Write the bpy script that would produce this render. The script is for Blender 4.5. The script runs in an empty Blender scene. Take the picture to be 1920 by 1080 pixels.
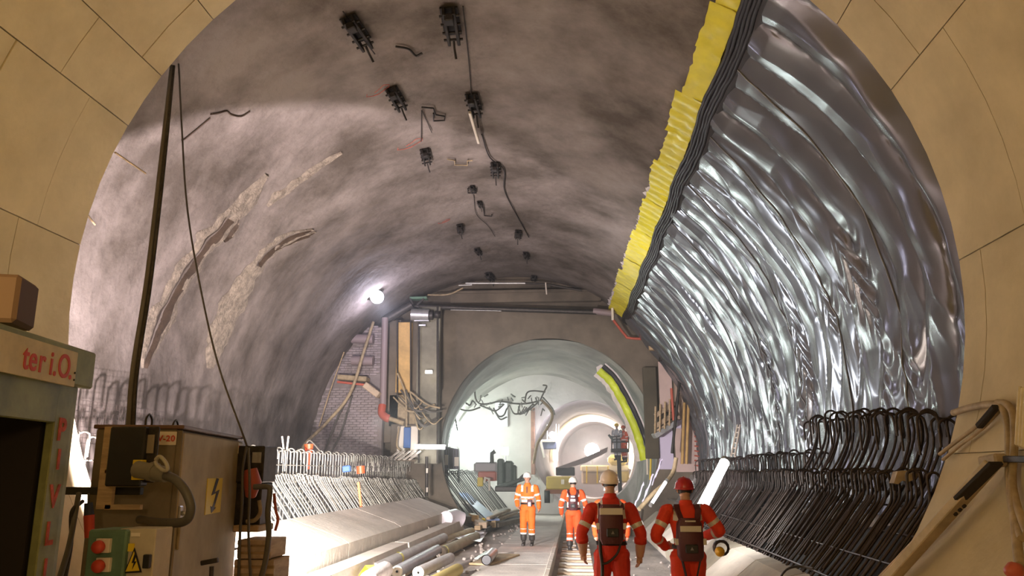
import bpy, bmesh, math, random
import numpy as np
from mathutils import Vector, Matrix, noise
random.seed(7)
PI = math.pi
sc = bpy.context.scene
COL = sc.collection

# ------------------------------------------------------------------ camera
# optics of the photograph: focal length 1500 px of 1920, tunnel axis (+Y) meeting the picture at (1080, 885)
F = 1500.0
CAMP = np.array([0.0, 0.0, 1.85])
_d = np.array([120.0, 345.0, F]); _d /= np.linalg.norm(_d)
_A = math.hypot(_d[1], _d[2])
_z = np.array([0.0, -_d[2] / _A, _d[1] / _A])
_x = np.cross(_d, _z)
RM = np.stack([_x, _d, _z], 1)            # rows: camera right, down, forward in world axes
cam_d = bpy.data.cameras.new('camera'); cam_d.sensor_width = 36; cam_d.lens = F / 1920 * 36
cam_d.clip_start = 0.05; cam_d.clip_end = 300
cam = bpy.data.objects.new('camera', cam_d); COL.objects.link(cam)
m = Matrix.Identity(4)
for i in range(3):
    m[i][0] = RM[0][i]; m[i][1] = -RM[1][i]; m[i][2] = -RM[2][i]; m[i][3] = CAMP[i]
cam.matrix_world = m
sc.camera = cam

# ------------------------------------------------------------------ view, world
sc.view_settings.view_transform = 'Standard'; sc.view_settings.look = 'None'
sc.view_settings.gamma = 1; sc.view_settings.use_curve_mapping = False
sc.view_settings.exposure = 0.5
w = bpy.data.worlds.new('world'); sc.world = w; w.use_nodes = True
w.node_tree.nodes['Background'].inputs[0].default_value = (0.10, 0.09, 0.08, 1)
w.node_tree.nodes['Background'].inputs[1].default_value = 0.15

# ------------------------------------------------------------------ main lights
def light(name, kind, loc, energy, color, aim=None, **kw):
    l = bpy.data.lights.new(name, kind); l.energy = energy; l.color = color
    for k, v in kw.items(): setattr(l, k, v)
    o = bpy.data.objects.new(name, l); COL.objects.link(o); o.location = loc
    if aim is not None:
        o.rotation_euler = Vector(aim).to_track_quat('-Z', 'Y').to_euler()
    return o
# shielded site floodlight low on the left shoulder: its shade cuts the light off along a sharp plane
light('flood_and_fill', 'SPOT', (-3.85, 8.45, 1.20), 2500, (1.0, 0.86, 0.92), aim=(-0.654, 0.655, -0.36),
      spot_size=math.radians(179.0), spot_blend=0.06, shadow_soft_size=0.035)
light('flood_and_fill', 'SPOT', (-4.3, 14.5, 1.7), 900, (1.0, 0.86, 0.84), aim=(0.02, 0.70, 0.72),  # fill spot added to brighten the deeper vault, no fixture
      spot_size=math.radians(150.0), spot_blend=1.0, shadow_soft_size=0.1)
# unseen spot added to burn out the kerb and the slanting bars
light('kerb_fill', 'SPOT', (-3.5, 8.9, 1.55), 4300, (1.0, 0.95, 0.90), aim=(0.04, 1.0, -0.26),
      spot_size=math.radians(76), spot_blend=0.5, shadow_soft_size=0.08)
# fill spot without a fixture, added to light the right-hand membrane
light('membrane_fill', 'SPOT', (-4.8, 18.5, 3.0), 800, (0.92, 0.96, 1.0), aim=(1.0, 0.0, 0.0),
      spot_size=math.radians(96), spot_blend=0.8, shadow_soft_size=0.15)
# lamps of the segmental tunnel behind the camera
light('tunnel_lamp', 'POINT', (-2.9, 1.5, 3.0), 200, (1.0, 0.74, 0.34), shadow_soft_size=0.3)
light('tunnel_lamp', 'POINT', (0.4, -3.2, 2.9), 190, (1.0, 0.64, 0.30), shadow_soft_size=0.3)
# strip lights of the works further in
light('wall_lamp', 'POINT', (-5.75, 23.3, 6.7), 90, (0.80, 0.76, 1.0), shadow_soft_size=0.1)
light('side_lamp', 'POINT', (-4.6, 34.5, 3.4), 120, (0.82, 1.0, 0.90), shadow_soft_size=0.4)
light('deep_lamp', 'POINT', (1.15, 50.6, 3.0), 420, (1.0, 0.90, 0.78), shadow_soft_size=0.3)
light('deck_lamp', 'POINT', (-0.70, 37.2, 3.6), 60, (0.9, 0.88, 1.0), shadow_soft_size=0.12)

# ------------------------------------------------------------------ pixel helpers (photograph frame -> world, at a real depth)
def ray(px, py):
    v = RM.T @ np.array([px - 960.0, py - 540.0, F]); return v / v[1]
def at(px, py, Y): return Vector(CAMP + ray(px, py) * Y)
def sec(Y):                                # cavern section: centre x, centre z, radius
    t = (Y - 8) / 19.0; return -1.25 - 1.13 * t, 3.2 - 1.21 * t, 5.4 + 1.08 * t
def spt(Y, deg, off=0.0):                  # point on the cavern lining
    cx, cz, r = sec(Y); a = math.radians(deg); r -= off
    return Vector((cx + r * math.sin(a), Y, cz + r * math.cos(a)))
def hit(px, py):                           # where the lining is met: (Y, angle)
    v = ray(px, py); lo, hi = 8.0, 30.0
    for _ in range(50):
        mY = (lo + hi) / 2; p = CAMP + v * mY; cx, cz, r = sec(mY)
        if math.hypot(p[0] - cx, p[2] - cz) > r: hi = mY
        else: lo = mY
    p = CAMP + v * lo; cx, cz, r = sec(lo)
    return lo, math.degrees(math.atan2(p[0] - cx, p[2] - cz))

# ------------------------------------------------------------------ materials
MATS = {}
def mat(name, col, rough=0.7, metal=0.0, var=0.0, scale=6.0, bump=0.0, col2=None, emit=None, es=1.0, spec=0.5, bscale=None, detail=5.0, stretch=None):
    if name in MATS: return MATS[name]
    m = bpy.data.materials.new(name); m.use_nodes = True; nt = m.node_tree; b = nt.nodes['Principled BSDF']
    b.inputs['Base Color'].default_value = (*col, 1); b.inputs['Roughness'].default_value = rough
    b.inputs['Metallic'].default_value = metal; b.inputs['Specular IOR Level'].default_value = spec
    if emit: b.inputs['Emission Color'].default_value = (*emit, 1); b.inputs['Emission Strength'].default_value = es
    if var or col2 or bump:
        tc = nt.nodes.new('ShaderNodeTexCoord'); mp = nt.nodes.new('ShaderNodeMapping'); nt.links.new(tc.outputs['Object'], mp.inputs[0])
        if stretch: mp.inputs['Scale'].default_value = stretch
    if var or col2:
        n = nt.nodes.new('ShaderNodeTexNoise'); n.inputs['Scale'].default_value = scale; n.inputs['Detail'].default_value = detail
        n.inputs['Roughness'].default_value = 0.65
        nt.links.new(mp.outputs[0], n.inputs['Vector'])
        cr = nt.nodes.new('ShaderNodeValToRGB'); nt.links.new(n.outputs['Fac'], cr.inputs[0])
        c2 = col2 or tuple(c * (1 - var) for c in col)
        cr.color_ramp.elements[0].position = 0.36; cr.color_ramp.elements[1].position = 0.66
        cr.color_ramp.elements[0].color = (*c2, 1)
        cr.color_ramp.elements[1].color = (*(tuple(min(1, c * (1 + var * 0.4)) for c in col)), 1)
        nt.links.new(cr.outputs[0], b.inputs['Base Color'])
    if bump:
        n2 = nt.nodes.new('ShaderNodeTexNoise'); n2.inputs['Scale'].default_value = bscale or scale * 5; n2.inputs['Detail'].default_value = 6
        nt.links.new(mp.outputs[0], n2.inputs['Vector'])
        bp = nt.nodes.new('ShaderNodeBump'); bp.inputs['Strength'].default_value = bump; bp.inputs['Distance'].default_value = 0.04
        nt.links.new(n2.outputs['Fac'], bp.inputs['Height']); nt.links.new(bp.outputs[0], b.inputs['Normal'])
    MATS[name] = m; return m

M_seg = mat('precast_concrete', (0.56, 0.46, 0.27), 0.78, var=0.16, scale=1.2, bump=0.12, bscale=14)
M_segb = mat('joint_dark', (0.12, 0.10, 0.07), 0.9)
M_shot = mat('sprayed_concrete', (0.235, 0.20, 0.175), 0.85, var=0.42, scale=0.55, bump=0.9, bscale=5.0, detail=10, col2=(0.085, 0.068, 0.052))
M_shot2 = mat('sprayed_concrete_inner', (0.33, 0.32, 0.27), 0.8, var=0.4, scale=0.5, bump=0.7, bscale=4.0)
M_face = mat('face_concrete', (0.17, 0.138, 0.10), 0.9, var=0.4, scale=0.7, bump=0.5)
M_pale = mat('pale_concrete', (0.56, 0.54, 0.50), 0.8, var=0.12, scale=1.5, bump=0.2)
M_floor = mat('floor_dust', (0.50, 0.44, 0.39), 0.9, var=0.3, scale=0.9, bump=0.5, bscale=9)
M_slab = mat('slab_concrete', (0.74, 0.68, 0.61), 0.85, var=0.2, scale=1.8, bump=0.25, bscale=20)
M_kerb = mat('kerb_concrete', (0.66, 0.59, 0.50), 0.8, var=0.14, scale=2.0, bump=0.2)
M_rebar = mat('rusty_steel_shaded', (0.060, 0.042, 0.034), 0.5, metal=0.35, var=0.5, scale=9)  # rust tone darkened further to paint in the backlit right bars
M_rebar2 = mat('grey_steel_bar', (0.45, 0.43, 0.36), 0.45, metal=0.4, var=0.4, scale=9)
M_black = mat('black_paint', (0.015, 0.014, 0.013), 0.5)
M_darkst = mat('dark_steel', (0.06, 0.052, 0.045), 0.5, metal=0.5, var=0.4, scale=12)
M_yel = mat('yellow_membrane', (0.80, 0.70, 0.03), 0.35, var=0.12, scale=3)
M_fleece = mat('white_fleece', (0.74, 0.68, 0.66), 0.95, var=0.15, scale=5, bump=0.4)
M_blackrub = mat('black_rubber', (0.02, 0.02, 0.022), 0.35)
M_wood = mat('timber', (0.50, 0.36, 0.20), 0.7, var=0.3, scale=3, stretch=(1, 1, 8))
M_wood_y = mat('yellow_formwork', (0.58, 0.36, 0.12), 0.6, var=0.25, scale=3)
M_plank = mat('pale_plank', (0.55, 0.42, 0.29), 0.75, var=0.3, scale=4)

# ------------------------------------------------------------------ mesh helpers
class MB:
    def __init__(s): s.v = []; s.f = []; s.m = []; s.sm = []
    def add(s, vs, fs, mi=0, smooth=False):
        o = len(s.v); s.v += [tuple(x) for x in vs]; s.f += [tuple(i + o for i in f) for f in fs]
        s.m += [mi] * len(fs); s.sm += [smooth] * len(fs); return s
    def box(s, c, d, rot=None, mi=0, ch=0.0):
        # box centre c, size d, chamfered edges ch
        x, y, z = d[0] / 2, d[1] / 2, d[2] / 2
        bm = bmesh.new(); bmesh.ops.create_cube(bm, size=1.0)
        for v in bm.verts: v.co = Vector((v.co.x * 2 * x, v.co.y * 2 * y, v.co.z * 2 * z))
        if ch: bmesh.ops.bevel(bm, geom=list(bm.edges), offset=ch, segments=1, affect='EDGES')
        R = rot if rot is not None else Matrix.Identity(3)
        vs = [R @ v.co + Vector(c) for v in bm.verts]; bm.verts.index_update()
        fs = [[v.index for v in f.verts] for f in bm.faces]; bm.free()
        return s.add(vs, fs, mi)
    def bar(s, a, b, wx, wz, mi=0, ch=0.0, roll=0):
        a, b = Vector(a), Vector(b); q = (b - a).to_track_quat('Y', 'Z').to_matrix()
        if roll: q = q @ Matrix.Rotation(roll, 3, 'Y')
        return s.box((a + b) / 2, (wx, (b - a).length, wz), q, mi, ch)
    def tube(s, pts, r, n=8, mi=0, cap=True, smooth=True, flat=1.0):
        pts = [Vector(p) for p in pts]; k = len(pts); R = r if isinstance(r, (list, tuple)) else [r] * k
        t0 = (pts[1] - pts[0]).normalized(); nr = t0.orthogonal().normalized()
        if flat != 1.0:
            nr = Vector((0, 0, 1)).cross(t0); nr = nr.normalized() if nr.length > .01 else t0.orthogonal().normalized()
        vs = []; prev = t0
        for i, p in enumerate(pts):
            t = ((pts[min(i + 1, k - 1)] - pts[i]).normalized() + (pts[i] - pts[max(i - 1, 0)]).normalized())
            t = t.normalized() if t.length > 1e-6 else prev
            nr = (nr - t * nr.dot(t)); nr = nr.normalized() if nr.length > 1e-6 else t.orthogonal().normalized()
            bn = t.cross(nr); prev = t
            for j in range(n):
                a = 2 * PI * j / n; vs.append(p + (nr * math.cos(a) + bn * math.sin(a) * flat) * R[i])
        fs = [(i * n + j, i * n + (j + 1) % n, (i + 1) * n + (j + 1) % n, (i + 1) * n + j) for i in range(k - 1) for j in range(n)]
        s.add(vs, fs, mi, smooth)
        if cap: s.add(vs[:n], [tuple(range(n))[::-1]], mi); s.add(vs[-n:], [tuple(range(n))], mi)
        return s
    def lathe(s, prof, c, axis=(0, 0, 1), n=16, mi=0):
        q = Vector((0, 0, 1)).rotation_difference(Vector(axis)).to_matrix(); c = Vector(c); vs = []
        for r, z in prof:
            for j in range(n):
                a = 2 * PI * j / n; vs.append(c + q @ Vector((r * math.cos(a), r * math.sin(a), z)))
        fs = [(i * n + j, i * n + (j + 1) % n, (i + 1) * n + (j + 1) % n, (i + 1) * n + j) for i in range(len(prof) - 1) for j in range(n)]
        return s.add(vs, fs, mi, True)
    def grid(s, rows, mi=0, smooth=True, mfun=None, closed=False):
        nr, nc = len(rows), len(rows[0]); vs = [p for r in rows for p in r]
        cc = nc if closed else nc - 1
        for i in range(nr - 1):
            pass
        fs = [(i * nc + j, i * nc + (j + 1) % nc, (i + 1) * nc + (j + 1) % nc, (i + 1) * nc + j) for i in range(nr - 1) for j in range(cc)]
        o = len(s.m); s.add(vs, fs, mi, smooth)
        if mfun:
            k = o
            for i in range(nr - 1):
                for j in range(cc): s.m[k] = mfun(i, j); k += 1
        return s
    def prism(s, poly, h, mi=0):           # poly: list of 3D points, extruded by vector h
        n = len(poly); h = Vector(h); a = [Vector(p) for p in poly]; b = [p + h for p in a]
        return s.add(a + b, [tuple(range(n))[::-1], tuple(range(n, 2 * n))] + [(i, (i + 1) % n, n + (i + 1) % n, n + i) for i in range(n)], mi)
    def mesh(s, name, mats):
        me = bpy.data.meshes.new(name); me.from_pydata(s.v, [], s.f)
        for m in (mats if isinstance(mats, (list, tuple)) else [mats]): me.materials.append(m)
        me.polygons.foreach_set('material_index', s.m); me.polygons.foreach_set('use_smooth', s.sm)
        me.update(); return me
    def build(s, name, mats, parent=None, fix=True, loc=None):
        me = s.mesh(name, mats)
        if fix and len(s.f) < 20000:
            bm = bmesh.new(); bm.from_mesh(me); bmesh.ops.recalc_face_normals(bm, faces=bm.faces); bm.to_mesh(me); bm.free()
        o = bpy.data.objects.new(name, me); COL.objects.link(o)
        if parent is not None: o.parent = parent
        if loc is not None: o.location = loc
        return o
def tag(o, label=None, cat=None, group=None, kind=None):
    if label: o['label'] = label
    if cat: o['category'] = cat
    if group: o['group'] = group
    if kind: o['kind'] = kind
    return o
def thing(name, label, cat, loc=(0, 0, 0), rz=0, group=None, rot=None):
    o = bpy.data.objects.new(name, None); COL.objects.link(o); o.location = loc; o.rotation_euler = rot or (0, 0, rz)
    o.empty_display_size = 0.1
    return tag(o, label, cat, group)
def copy_tree(o, parent=None):
    c = o.copy(); COL.objects.link(c)
    if parent is not None: c.parent = parent
    for ch in list(o.children): copy_tree(ch, c)
    return c
def smooth_path(pts, k=6):
    P = [Vector(p) for p in pts]; P = [P[0] * 2 - P[1]] + P + [P[-1] * 2 - P[-2]]; out = []
    for i in range(1, len(P) - 2):
        for j in range(k):
            t = j / k; a, b, c, d = P[i - 1:i + 3]
            out.append(0.5 * ((2 * b) + (c - a) * t + (2 * a - 5 * b + 4 * c - d) * t * t + (3 * b - a - 3 * c + d) * t ** 3))
    out.append(P[-2]); return out
def cable(name, pts, r, m, label=None, cat='cable', parent=None, k=6, n=6, group=None):
    o = MB().tube(smooth_path(pts, k), r, n).build(name, m, parent)
    return tag(o, label, cat if label else None, group)
# ================================================================== STRUCTURE
# ---- near segmental tunnel (camera stands in it), centre (-.77, 3.74) r 4.6, from Y=-5 to 8
NC = (-0.77, 3.74); NR = 4.6
def npt(Y, deg, r=NR):
    a = math.radians(deg); return Vector((NC[0] + r * math.sin(a), Y, NC[1] + r * math.cos(a)))
b = MB(); rows = [[npt(Y, d, NR + (0.06 if Y > 3.4 else 0)) for d in range(-180, 181, 5)] for Y in (-6, 3.395, 3.405, 8.0)]; b.grid(rows, mfun=lambda i, j: 0 if i == 0 else 1)
wn = b.build('wall_near', [M_seg, M_segb]); tag(wn, kind='structure', label='segment-lined round concrete tunnel that frames the opening')
# longitudinal joints as seen on the left and right of the opening
strips = [-180, -155, -131, -107, -83.5, -65.5, -57, -46, -24, 0, 22, 42, 52.5, 64, 88, 112, 136, 158, 180]
for k in range(len(strips) - 1):
    a0, a1 = strips[k] + 0.07, strips[k + 1] - 0.07
    off = [0.0, 0.62, 0.3, 0.85][k % 4]
    cuts = [3.4] + [y for y in (2.8 + off + 1.12 * q for q in range(6)) if 3.8 < y < 7.7] + [8.0]
    for i in range(len(cuts) - 1):
        y0, y1 = cuts[i] + 0.006, cuts[i + 1] - (0.006 if i < len(cuts) - 2 else 0)
        if y1 < -2.6 and k % 2: pass
        n = max(2, int((a1 - a0) / 4)); dr = random.uniform(-0.004, 0.004)
        ins = [[npt(y, a0 + (a1 - a0) * j / n, NR + dr) for j in range(n + 1)] for y in (y0, y1)]
        outr = [[npt(y, a0 + (a1 - a0) * j / n, NR + 0.06) for j in range(n + 1)] for y in (y0, y1)]
        b = MB(); b.grid(ins); b.grid([ins[0], outr[0]], smooth=False); b.grid([ins[1], outr[1]], smooth=False)
        b.grid([[r[0] for r in ins], [r[0] for r in outr]], smooth=False); b.grid([[r[-1] for r in ins], [r[-1] for r in outr]], smooth=False)
        b.build('segment', M_seg, wn)
# back of the tunnel, far behind the camera
b = MB(); b.add([npt(-6, d) for d in range(0, 360, 10)], [tuple(range(36))]); tag(b.build('wall_back', M_segb), kind='structure')
# bulkhead ring between the small tunnel and the cavern
def ring_wall(name, Y, A, B, m, degs, th=0.3, parent=None):
    rows = []
    for d in degs:
        a = math.radians(d); rows.append((Vector((A[0] + A[2] * math.sin(a), Y, A[1] + A[2] * math.cos(a))), Vector((B[0] + B[2] * math.sin(a), Y, B[1] + B[2] * math.cos(a)))))
    b = MB(); K = 8
    b.grid([[p.lerp(q, k / K) for k in range(K + 1)] for p, q in rows], smooth=False)
    b.grid([[p, p + Vector((0, th, 0))] for p, q in rows]); b.grid([[q, q + Vector((0, th, 0))] for p, q in rows])
    o = b.build(name, m, parent); return tag(o, kind='structure')
cx, cz, r = sec(8.0)
ring_wall('wall_front', 7.98, (NC[0], NC[1], NR + 0.07), (cx, cz, r + 1.2), M_pale, range(-180, 181, 4), 0.03)

# ---- cavern vault in sprayed concrete
def vn(Y, s, z):                           # slow undulation of the lining
    return 0.07 * noise.noise(Vector((Y * 0.35, s * 0.35, 0.0))) + 0.035 * noise.noise(Vector((Y * 1.1, s * 1.0, 3.0))) + 0.010 * noise.noise(Vector((Y * 4, s * 4, 7.0)))
rows = []
for i in range(191):
    Y = 8.0 + i * 0.1; row = []
    for j in range(241):
        d = -118 + j * 236 / 240.0; row.append(spt(Y, d, vn(Y, d * 0.1, 0)))
    rows.append(row)
o = MB().grid(rows).build('ceiling', M_shot, fix=False); tag(o, 'rough sprayed-concrete vault of the cavern', kind='structure')

# ---- floor with the sunken track on the right and rising invert
def fz(x, y):
    if x > 2.1: z = -0.12 + (x - 2.1) ** 2 * 0.45
    elif x > -0.62: z = -0.16
    elif x > -3.3: z = -0.02
    else: z = -0.02 + min(0.55, (-3.3 - x) * 0.5)
    return z + 0.03 * noise.noise(Vector((x * 1.3, y * 1.3, 0))) + 0.02 * noise.noise(Vector((x * 4, y * 4, 5)))
xs = [-9 + 0.15 * i for i in range(56)] + [-0.64, -0.60] + [-0.45 + 0.15 * i for i in range(33)]
rows = [[Vector((x, -4 + 0.25 * i, fz(x, -4 + 0.25 * i) * (1 if i > 46 else 1))) for x in xs] for i in range(330)]
tag(MB().grid(rows).build('floor', M_floor, fix=False), 'dusty grey tunnel floor with the sunken track bed', kind='structure')

# ---- end wall of the cavern with the mouth of the second tunnel
S2 = (-0.9, 2.7, 3.6)
cx, cz, r = sec(27.0)
ring_wall('wall_end', 27.0, S2, (cx, cz, r + 0.15), M_face, range(-180, 181, 3), 0.25)
# second tunnel, widening to the left
rows = []
for i in range(57):
    t = i / 56.0; Y = 27 + 11 * t; row = []
    c0, c1, rr = -0.9 - 0.7 * t, 2.7 - 0.8 * t, 3.6 + 0.8 * t
    for j in range(121):
        d = -180 + 3 * j; a = math.radians(d)
        q = rr + 0.12 * noise.noise(Vector((Y * 0.5, math.cos(a) * 1.6, math.sin(a) * 1.6))) + 0.05 * noise.noise(Vector((Y * 1.7, math.cos(a) * 4, math.sin(a) * 4))) + 0.05 * math.sin(Y * 1.9)
        row.append(Vector((c0 + q * math.sin(a), Y, c1 + q * math.cos(a))))
    rows.append(row)
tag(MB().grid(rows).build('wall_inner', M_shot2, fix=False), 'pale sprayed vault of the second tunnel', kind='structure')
# face wall at Y=38 with the small third tunnel
S3 = (0.45, 2.75, 2.4)
ring_wall('wall_far', 38.0, S3, (-1.6, 1.9, 4.6), M_pale, range(-180, 181, 3), 0.3)
rows = []
for i in range(60):
    t = i / 59.0; Y = 38 + 19 * t; row = []
    for j in range(61):
        a = math.radians(-180 + 6 * j); q = 2.4 + 0.05 * noise.noise(Vector((Y * 0.6, math.cos(a) * 2, math.sin(a) * 2)))
        row.append(Vector((0.45 + 1.0 * t + q * math.sin(a), Y, 2.75 - 0.1 * t + q * math.cos(a))))
    rows.append(row)
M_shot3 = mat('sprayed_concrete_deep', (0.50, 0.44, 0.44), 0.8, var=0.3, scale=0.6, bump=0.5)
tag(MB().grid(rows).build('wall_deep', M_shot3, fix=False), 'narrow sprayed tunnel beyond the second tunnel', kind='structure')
b = MB(); b.add([Vector((1.45 + 2.5 * math.sin(math.radians(d)), 56.9, 2.65 + 2.5 * math.cos(math.radians(d)))) for d in range(0, 360, 10)], [tuple(range(36))])
tag(b.build('wall_deep_end', M_shot3), kind='structure')

# ================================================================== MEMBRANE on the right wall
def NZ(x, y, z=0.0): return noise.noise(Vector((x, y, z)))
def mh(Y, s):
    """bulge of the quilted sheet off the lining; Y along the tunnel, s down the arc (m)"""
    low = min(1, max(0, (s - 3.6) / 1.4))
    far = min(1, max(0, (Y - 11) / 9))
    w = 0.30 * NZ(Y * 0.35, s * 0.30, 1.0) + 0.07 * NZ(Y * 1.2, s * 0.9, 2.0) * (0.6 + low)
    p = 0.74
    u = (Y + w + 0.13 * s * (1 - low)) / p
    k = math.floor(u); f = u - k
    fade = abs(NZ(k * 3.7, s * 0.30, 4.0)) * 1.8
    amp = 0.125 * (0.45 + min(1.2, fade)) * (1 - 0.35 * low)
    # pins every 0.9 m hold the valleys, the sheet sags between them
    pin = 0.5 + 0.5 * math.cos(2 * PI * (s + 0.45 * (k % 2)) / 0.95)
    ff = f + 0.30 * (f * (1 - f)) * 2 * NZ(k * 1.3, s * 0.5, 6.0)
    h = amp * (math.sin(PI * min(1, max(0, ff))) ** 0.52) * (1 - 0.20 * pin)
    # sharp folds running down the arc
    r1 = 1 - abs(NZ((Y + w) * 1.5, s * 0.45, 8.0)) * 2.6
    h += 0.045 * max(0, r1) ** 4 * (0.25 + 0.35 * far + 0.5 * low)
    r2 = 1 - abs(NZ((Y + 0.5 * w) * 3.6 + 0.5 * NZ(Y, s * 1.2), s * 0.9, 11.0)) * 2.4
    h += 0.020 * max(0, r2) ** 3 * (0.08 + 0.22 * far + 0.65 * low)
    # swags (u-shaped slack) in the lower half
    q = NZ(Y * 0.9, s * 0.7, 15.0)
    if q > 0.12 and s > 2.0:
        cs = (s * 2.6 + 1.6 * (((Y * 1.3) % 1.0) - 0.5) ** 2 * 4)
        h += 0.020 * (q - 0.12) * 3 * math.sin(2 * PI * cs) * min(1, (s - 2) / 1.5)
    h += 0.07 * NZ(Y * 0.4, s * 0.4, 21.0)
    return h * min(1.0, 0.35 + s * 1.6)
MTOP = 40.2
def mpt(Y, s, off=0.0):
    cx, cz, r = sec(Y); a = math.radians(MTOP) + s / r
    return spt(Y, math.degrees(a), (0.10 + mh(Y, s)) * min(1.0, 0.12 + max(0.0, Y - 8.02) * 3.0) + off)
SM = 6.6
mem = thing('waterproofing_membrane', 'silver-grey quilted plastic sheeting covering the right-hand tunnel wall', 'membrane', (3, 17, 0))
def child_world(o, p):                     # geometry is in world space, parent is offset
    o.parent = p; o.matrix_parent_inverse = Matrix.LocRotScale(p.location, p.rotation_euler, Vector((1,) * 3)).inverted(); return o
NY, NS = 620, 250
rows = [[mpt(8.02 + 18.9 * i / (NY - 1), SM * j / (NS - 1)) for j in range(NS)] for i in range(NY)]
M_mem = mat('silver_membrane', (0.19, 0.195, 0.21), 0.25, metal=0.6, bump=0.008, bscale=25, spec=0.8)
child_world(MB().grid(rows).build('sheet', M_mem, fix=False), mem)
M_seam = mat('membrane_seam', (0.20, 0.20, 0.21), 0.35)
for Y0 in (9.9, 12.0, 14.1, 16.2, 18.3, 20.4, 22.5, 24.6):
    b = MB(); pts = [mpt(Y0 + 0.05 * NZ(s, 0, Y0), s, 0.006) for s in (q * 0.06 for q in range(3, 108))]
    b.tube(pts, 0.011, 5)
    child_world(b.build('seam', M_seam, fix=False), mem)
# gathered black band (five ribs) along the upper edge
M_rib = mat('black_band', (0.022, 0.020, 0.022), 0.42)
for k in range(5):
    pts = []
    for i in range(240):
        Y = 8.02 + i * 18.9 / 239; sag = 0.03 * math.sin(Y * 2.1) + 0.02 * NZ(Y * 2.5, k * 0.6)
        cx, cz, r = sec(Y); a = MTOP + 0.65 + math.degrees((-0.13 + 0.05 * k + sag) / r); pts.append(spt(Y, a, 0.17 + 0.015 * NZ(Y * 3, k)))
    child_world(MB().tube(pts, 0.030, 6).build('black_rib', M_rib, fix=False), mem)
rows = []
for i in range(240):
    Y = 8.02 + i * 18.9 / 239; cx, cz, r = sec(Y); sag = 0.03 * math.sin(Y * 2.1)
    rows.append([spt(Y, MTOP + math.degrees((q + sag) / r), o2) for q, o2 in ((-0.12, 0.06), (-0.10, 0.15), (0.20, 0.15), (0.26, 0.09))])
child_world(MB().grid(rows).build('backing_strip', M_rib, fix=False), mem)
# yellow edge strip, lapped piece by piece
Y = 8.02; k = 0
while Y < 26.6:
    L = random.uniform(0.85, 1.5); y1 = min(Y + L, 26.7); wd = 0.38 + random.uniform(-0.04, 0.06) + 0.012 * (Y - 8); rows = []
    tw = random.uniform(-0.05, 0.05)
    n = 14
    for i in range(n + 1):
        y = Y - 0.05 + (y1 - Y + 0.08) * i / n; cx, cz, r = sec(y); row = []
        for j in range(6):
            q = -0.10 - wd * j / 5; edge = 0.04 * NZ(y * 6, j * 0.3, k) * (j / 5) + tw * (i / n - 0.5) * j / 5
            row.append(spt(y, MTOP + math.degrees((q + edge) / r), 0.12 + 0.012 * (k % 2) + 0.03 * NZ(y * 5, j * 0.8, 3) + 0.015 * (math.sin(y * 22 + j * 0.4) if Y > 11 else 0) + 0.05 * j / 5))
        rows.append(row)
    child_world(MB().grid(rows).build('yellow_strip', M_yel, fix=False), mem); Y = y1; k += 1
# ragged fleece behind it
rows = []
for i in range(400):
    y = 10.8 + i * 15.9 / 399; cx, cz, r = sec(y)
    jag = 0.15 * abs(NZ(y * 3.5, 0, 2)) + 0.07 * NZ(y * 14, 0, 5) + 0.13 * (NZ(y * 0.8, 1, 1) + 0.4) + 0.008 * (y - 10)
    w0 = 0.34 + 0.012 * (y - 8)
    rows.append([spt(y, MTOP + math.degrees((-w0 - jag * t) / r), 0.08 + 0.03 * NZ(y * 6, t * 2)) for t in (0, 0.4, 0.75, 1.0)])
child_world(MB().grid(rows).build('fleece', M_fleece, fix=False), mem)

# ================================================================== REBAR ROWS
def hook_bar(pts, r, m, name='rebar', n=5): return MB().tube(smooth_path(pts, 3), r, n).mesh(name, m)
def hook(top, x, side, R, drop):           # points of a 180 degree hook bending toward side
    return [(x, 0, top - R)] + [(x + side * R * (1 - math.cos(a)), 0, top - R + R * math.sin(a)) for a in (PI * .25, PI * .5, PI * .75, PI)] + [(x + side * 2 * R, 0, top - R - drop)]
BARS = []
def row_of(meshes, ys, place, label, group, cap=None):
    for i, y in enumerate(ys):
        p = place(y, i); BARS.append((y, meshes[i % len(meshes)], (p[0], y, p[1]), (random.uniform(-.012, .012), random.uniform(-.012, .012), random.uniform(-.10, .10)), label, group))
# left upper row: vertical hooked bars
lu = [hook_bar([(0, 0, -1.0), (0, 0, -0.3)] + hook(R2, 0, 1, 0.065, 0.12 + 0.1 * k), 0.0135, M_rebar2) for k, R2 in enumerate((0.42, 0.45, 0.40))]
ys = [8.6 + 0.205 * i + random.uniform(-.03, .03) for i in range(92)]
row_of(lu, ys, lambda y, i: (-5.62, 1.85), 'pale upright hooked steel bar in the upper row on the left', 'upright hooked bars of the upper left row')
# left lower row: slanting bars with hooked tops
def slant(top, xt, side, R, run, bot, drop, r, m):
    return hook_bar([(xt + side * 0 + run, 0, bot), (xt + run * 0.5, 0, bot + (top - bot) * 0.48), (xt + run * 0.10, 0, top - 0.20)] + [(xt - 0.01, 0, top - R * 1.2)] + [(xt - R * (1 - math.cos(a)), 0, top - R + R * math.sin(a)) for a in (PI * .35, PI * .65, PI)] + [(xt - 2 * R, 0, top - R - drop)], r, m)
ll = [slant(0.0, 0.0, -1, 0.05, 0.72 + 0.03 * k, -1.15, 0.1, 0.0135, M_rebar2) for k in range(3)]
ys = [9.0 + 0.125 * i + random.uniform(-.02, .02) for i in range(146)]
row_of(ll, ys, lambda y, i: (-5.25, 1.83 - 0.018 * (y - 13) + random.uniform(-.03, .03)), 'pale slanting hooked steel bar in the lower row on the left', 'slanting hooked bars of the lower left row')
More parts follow.
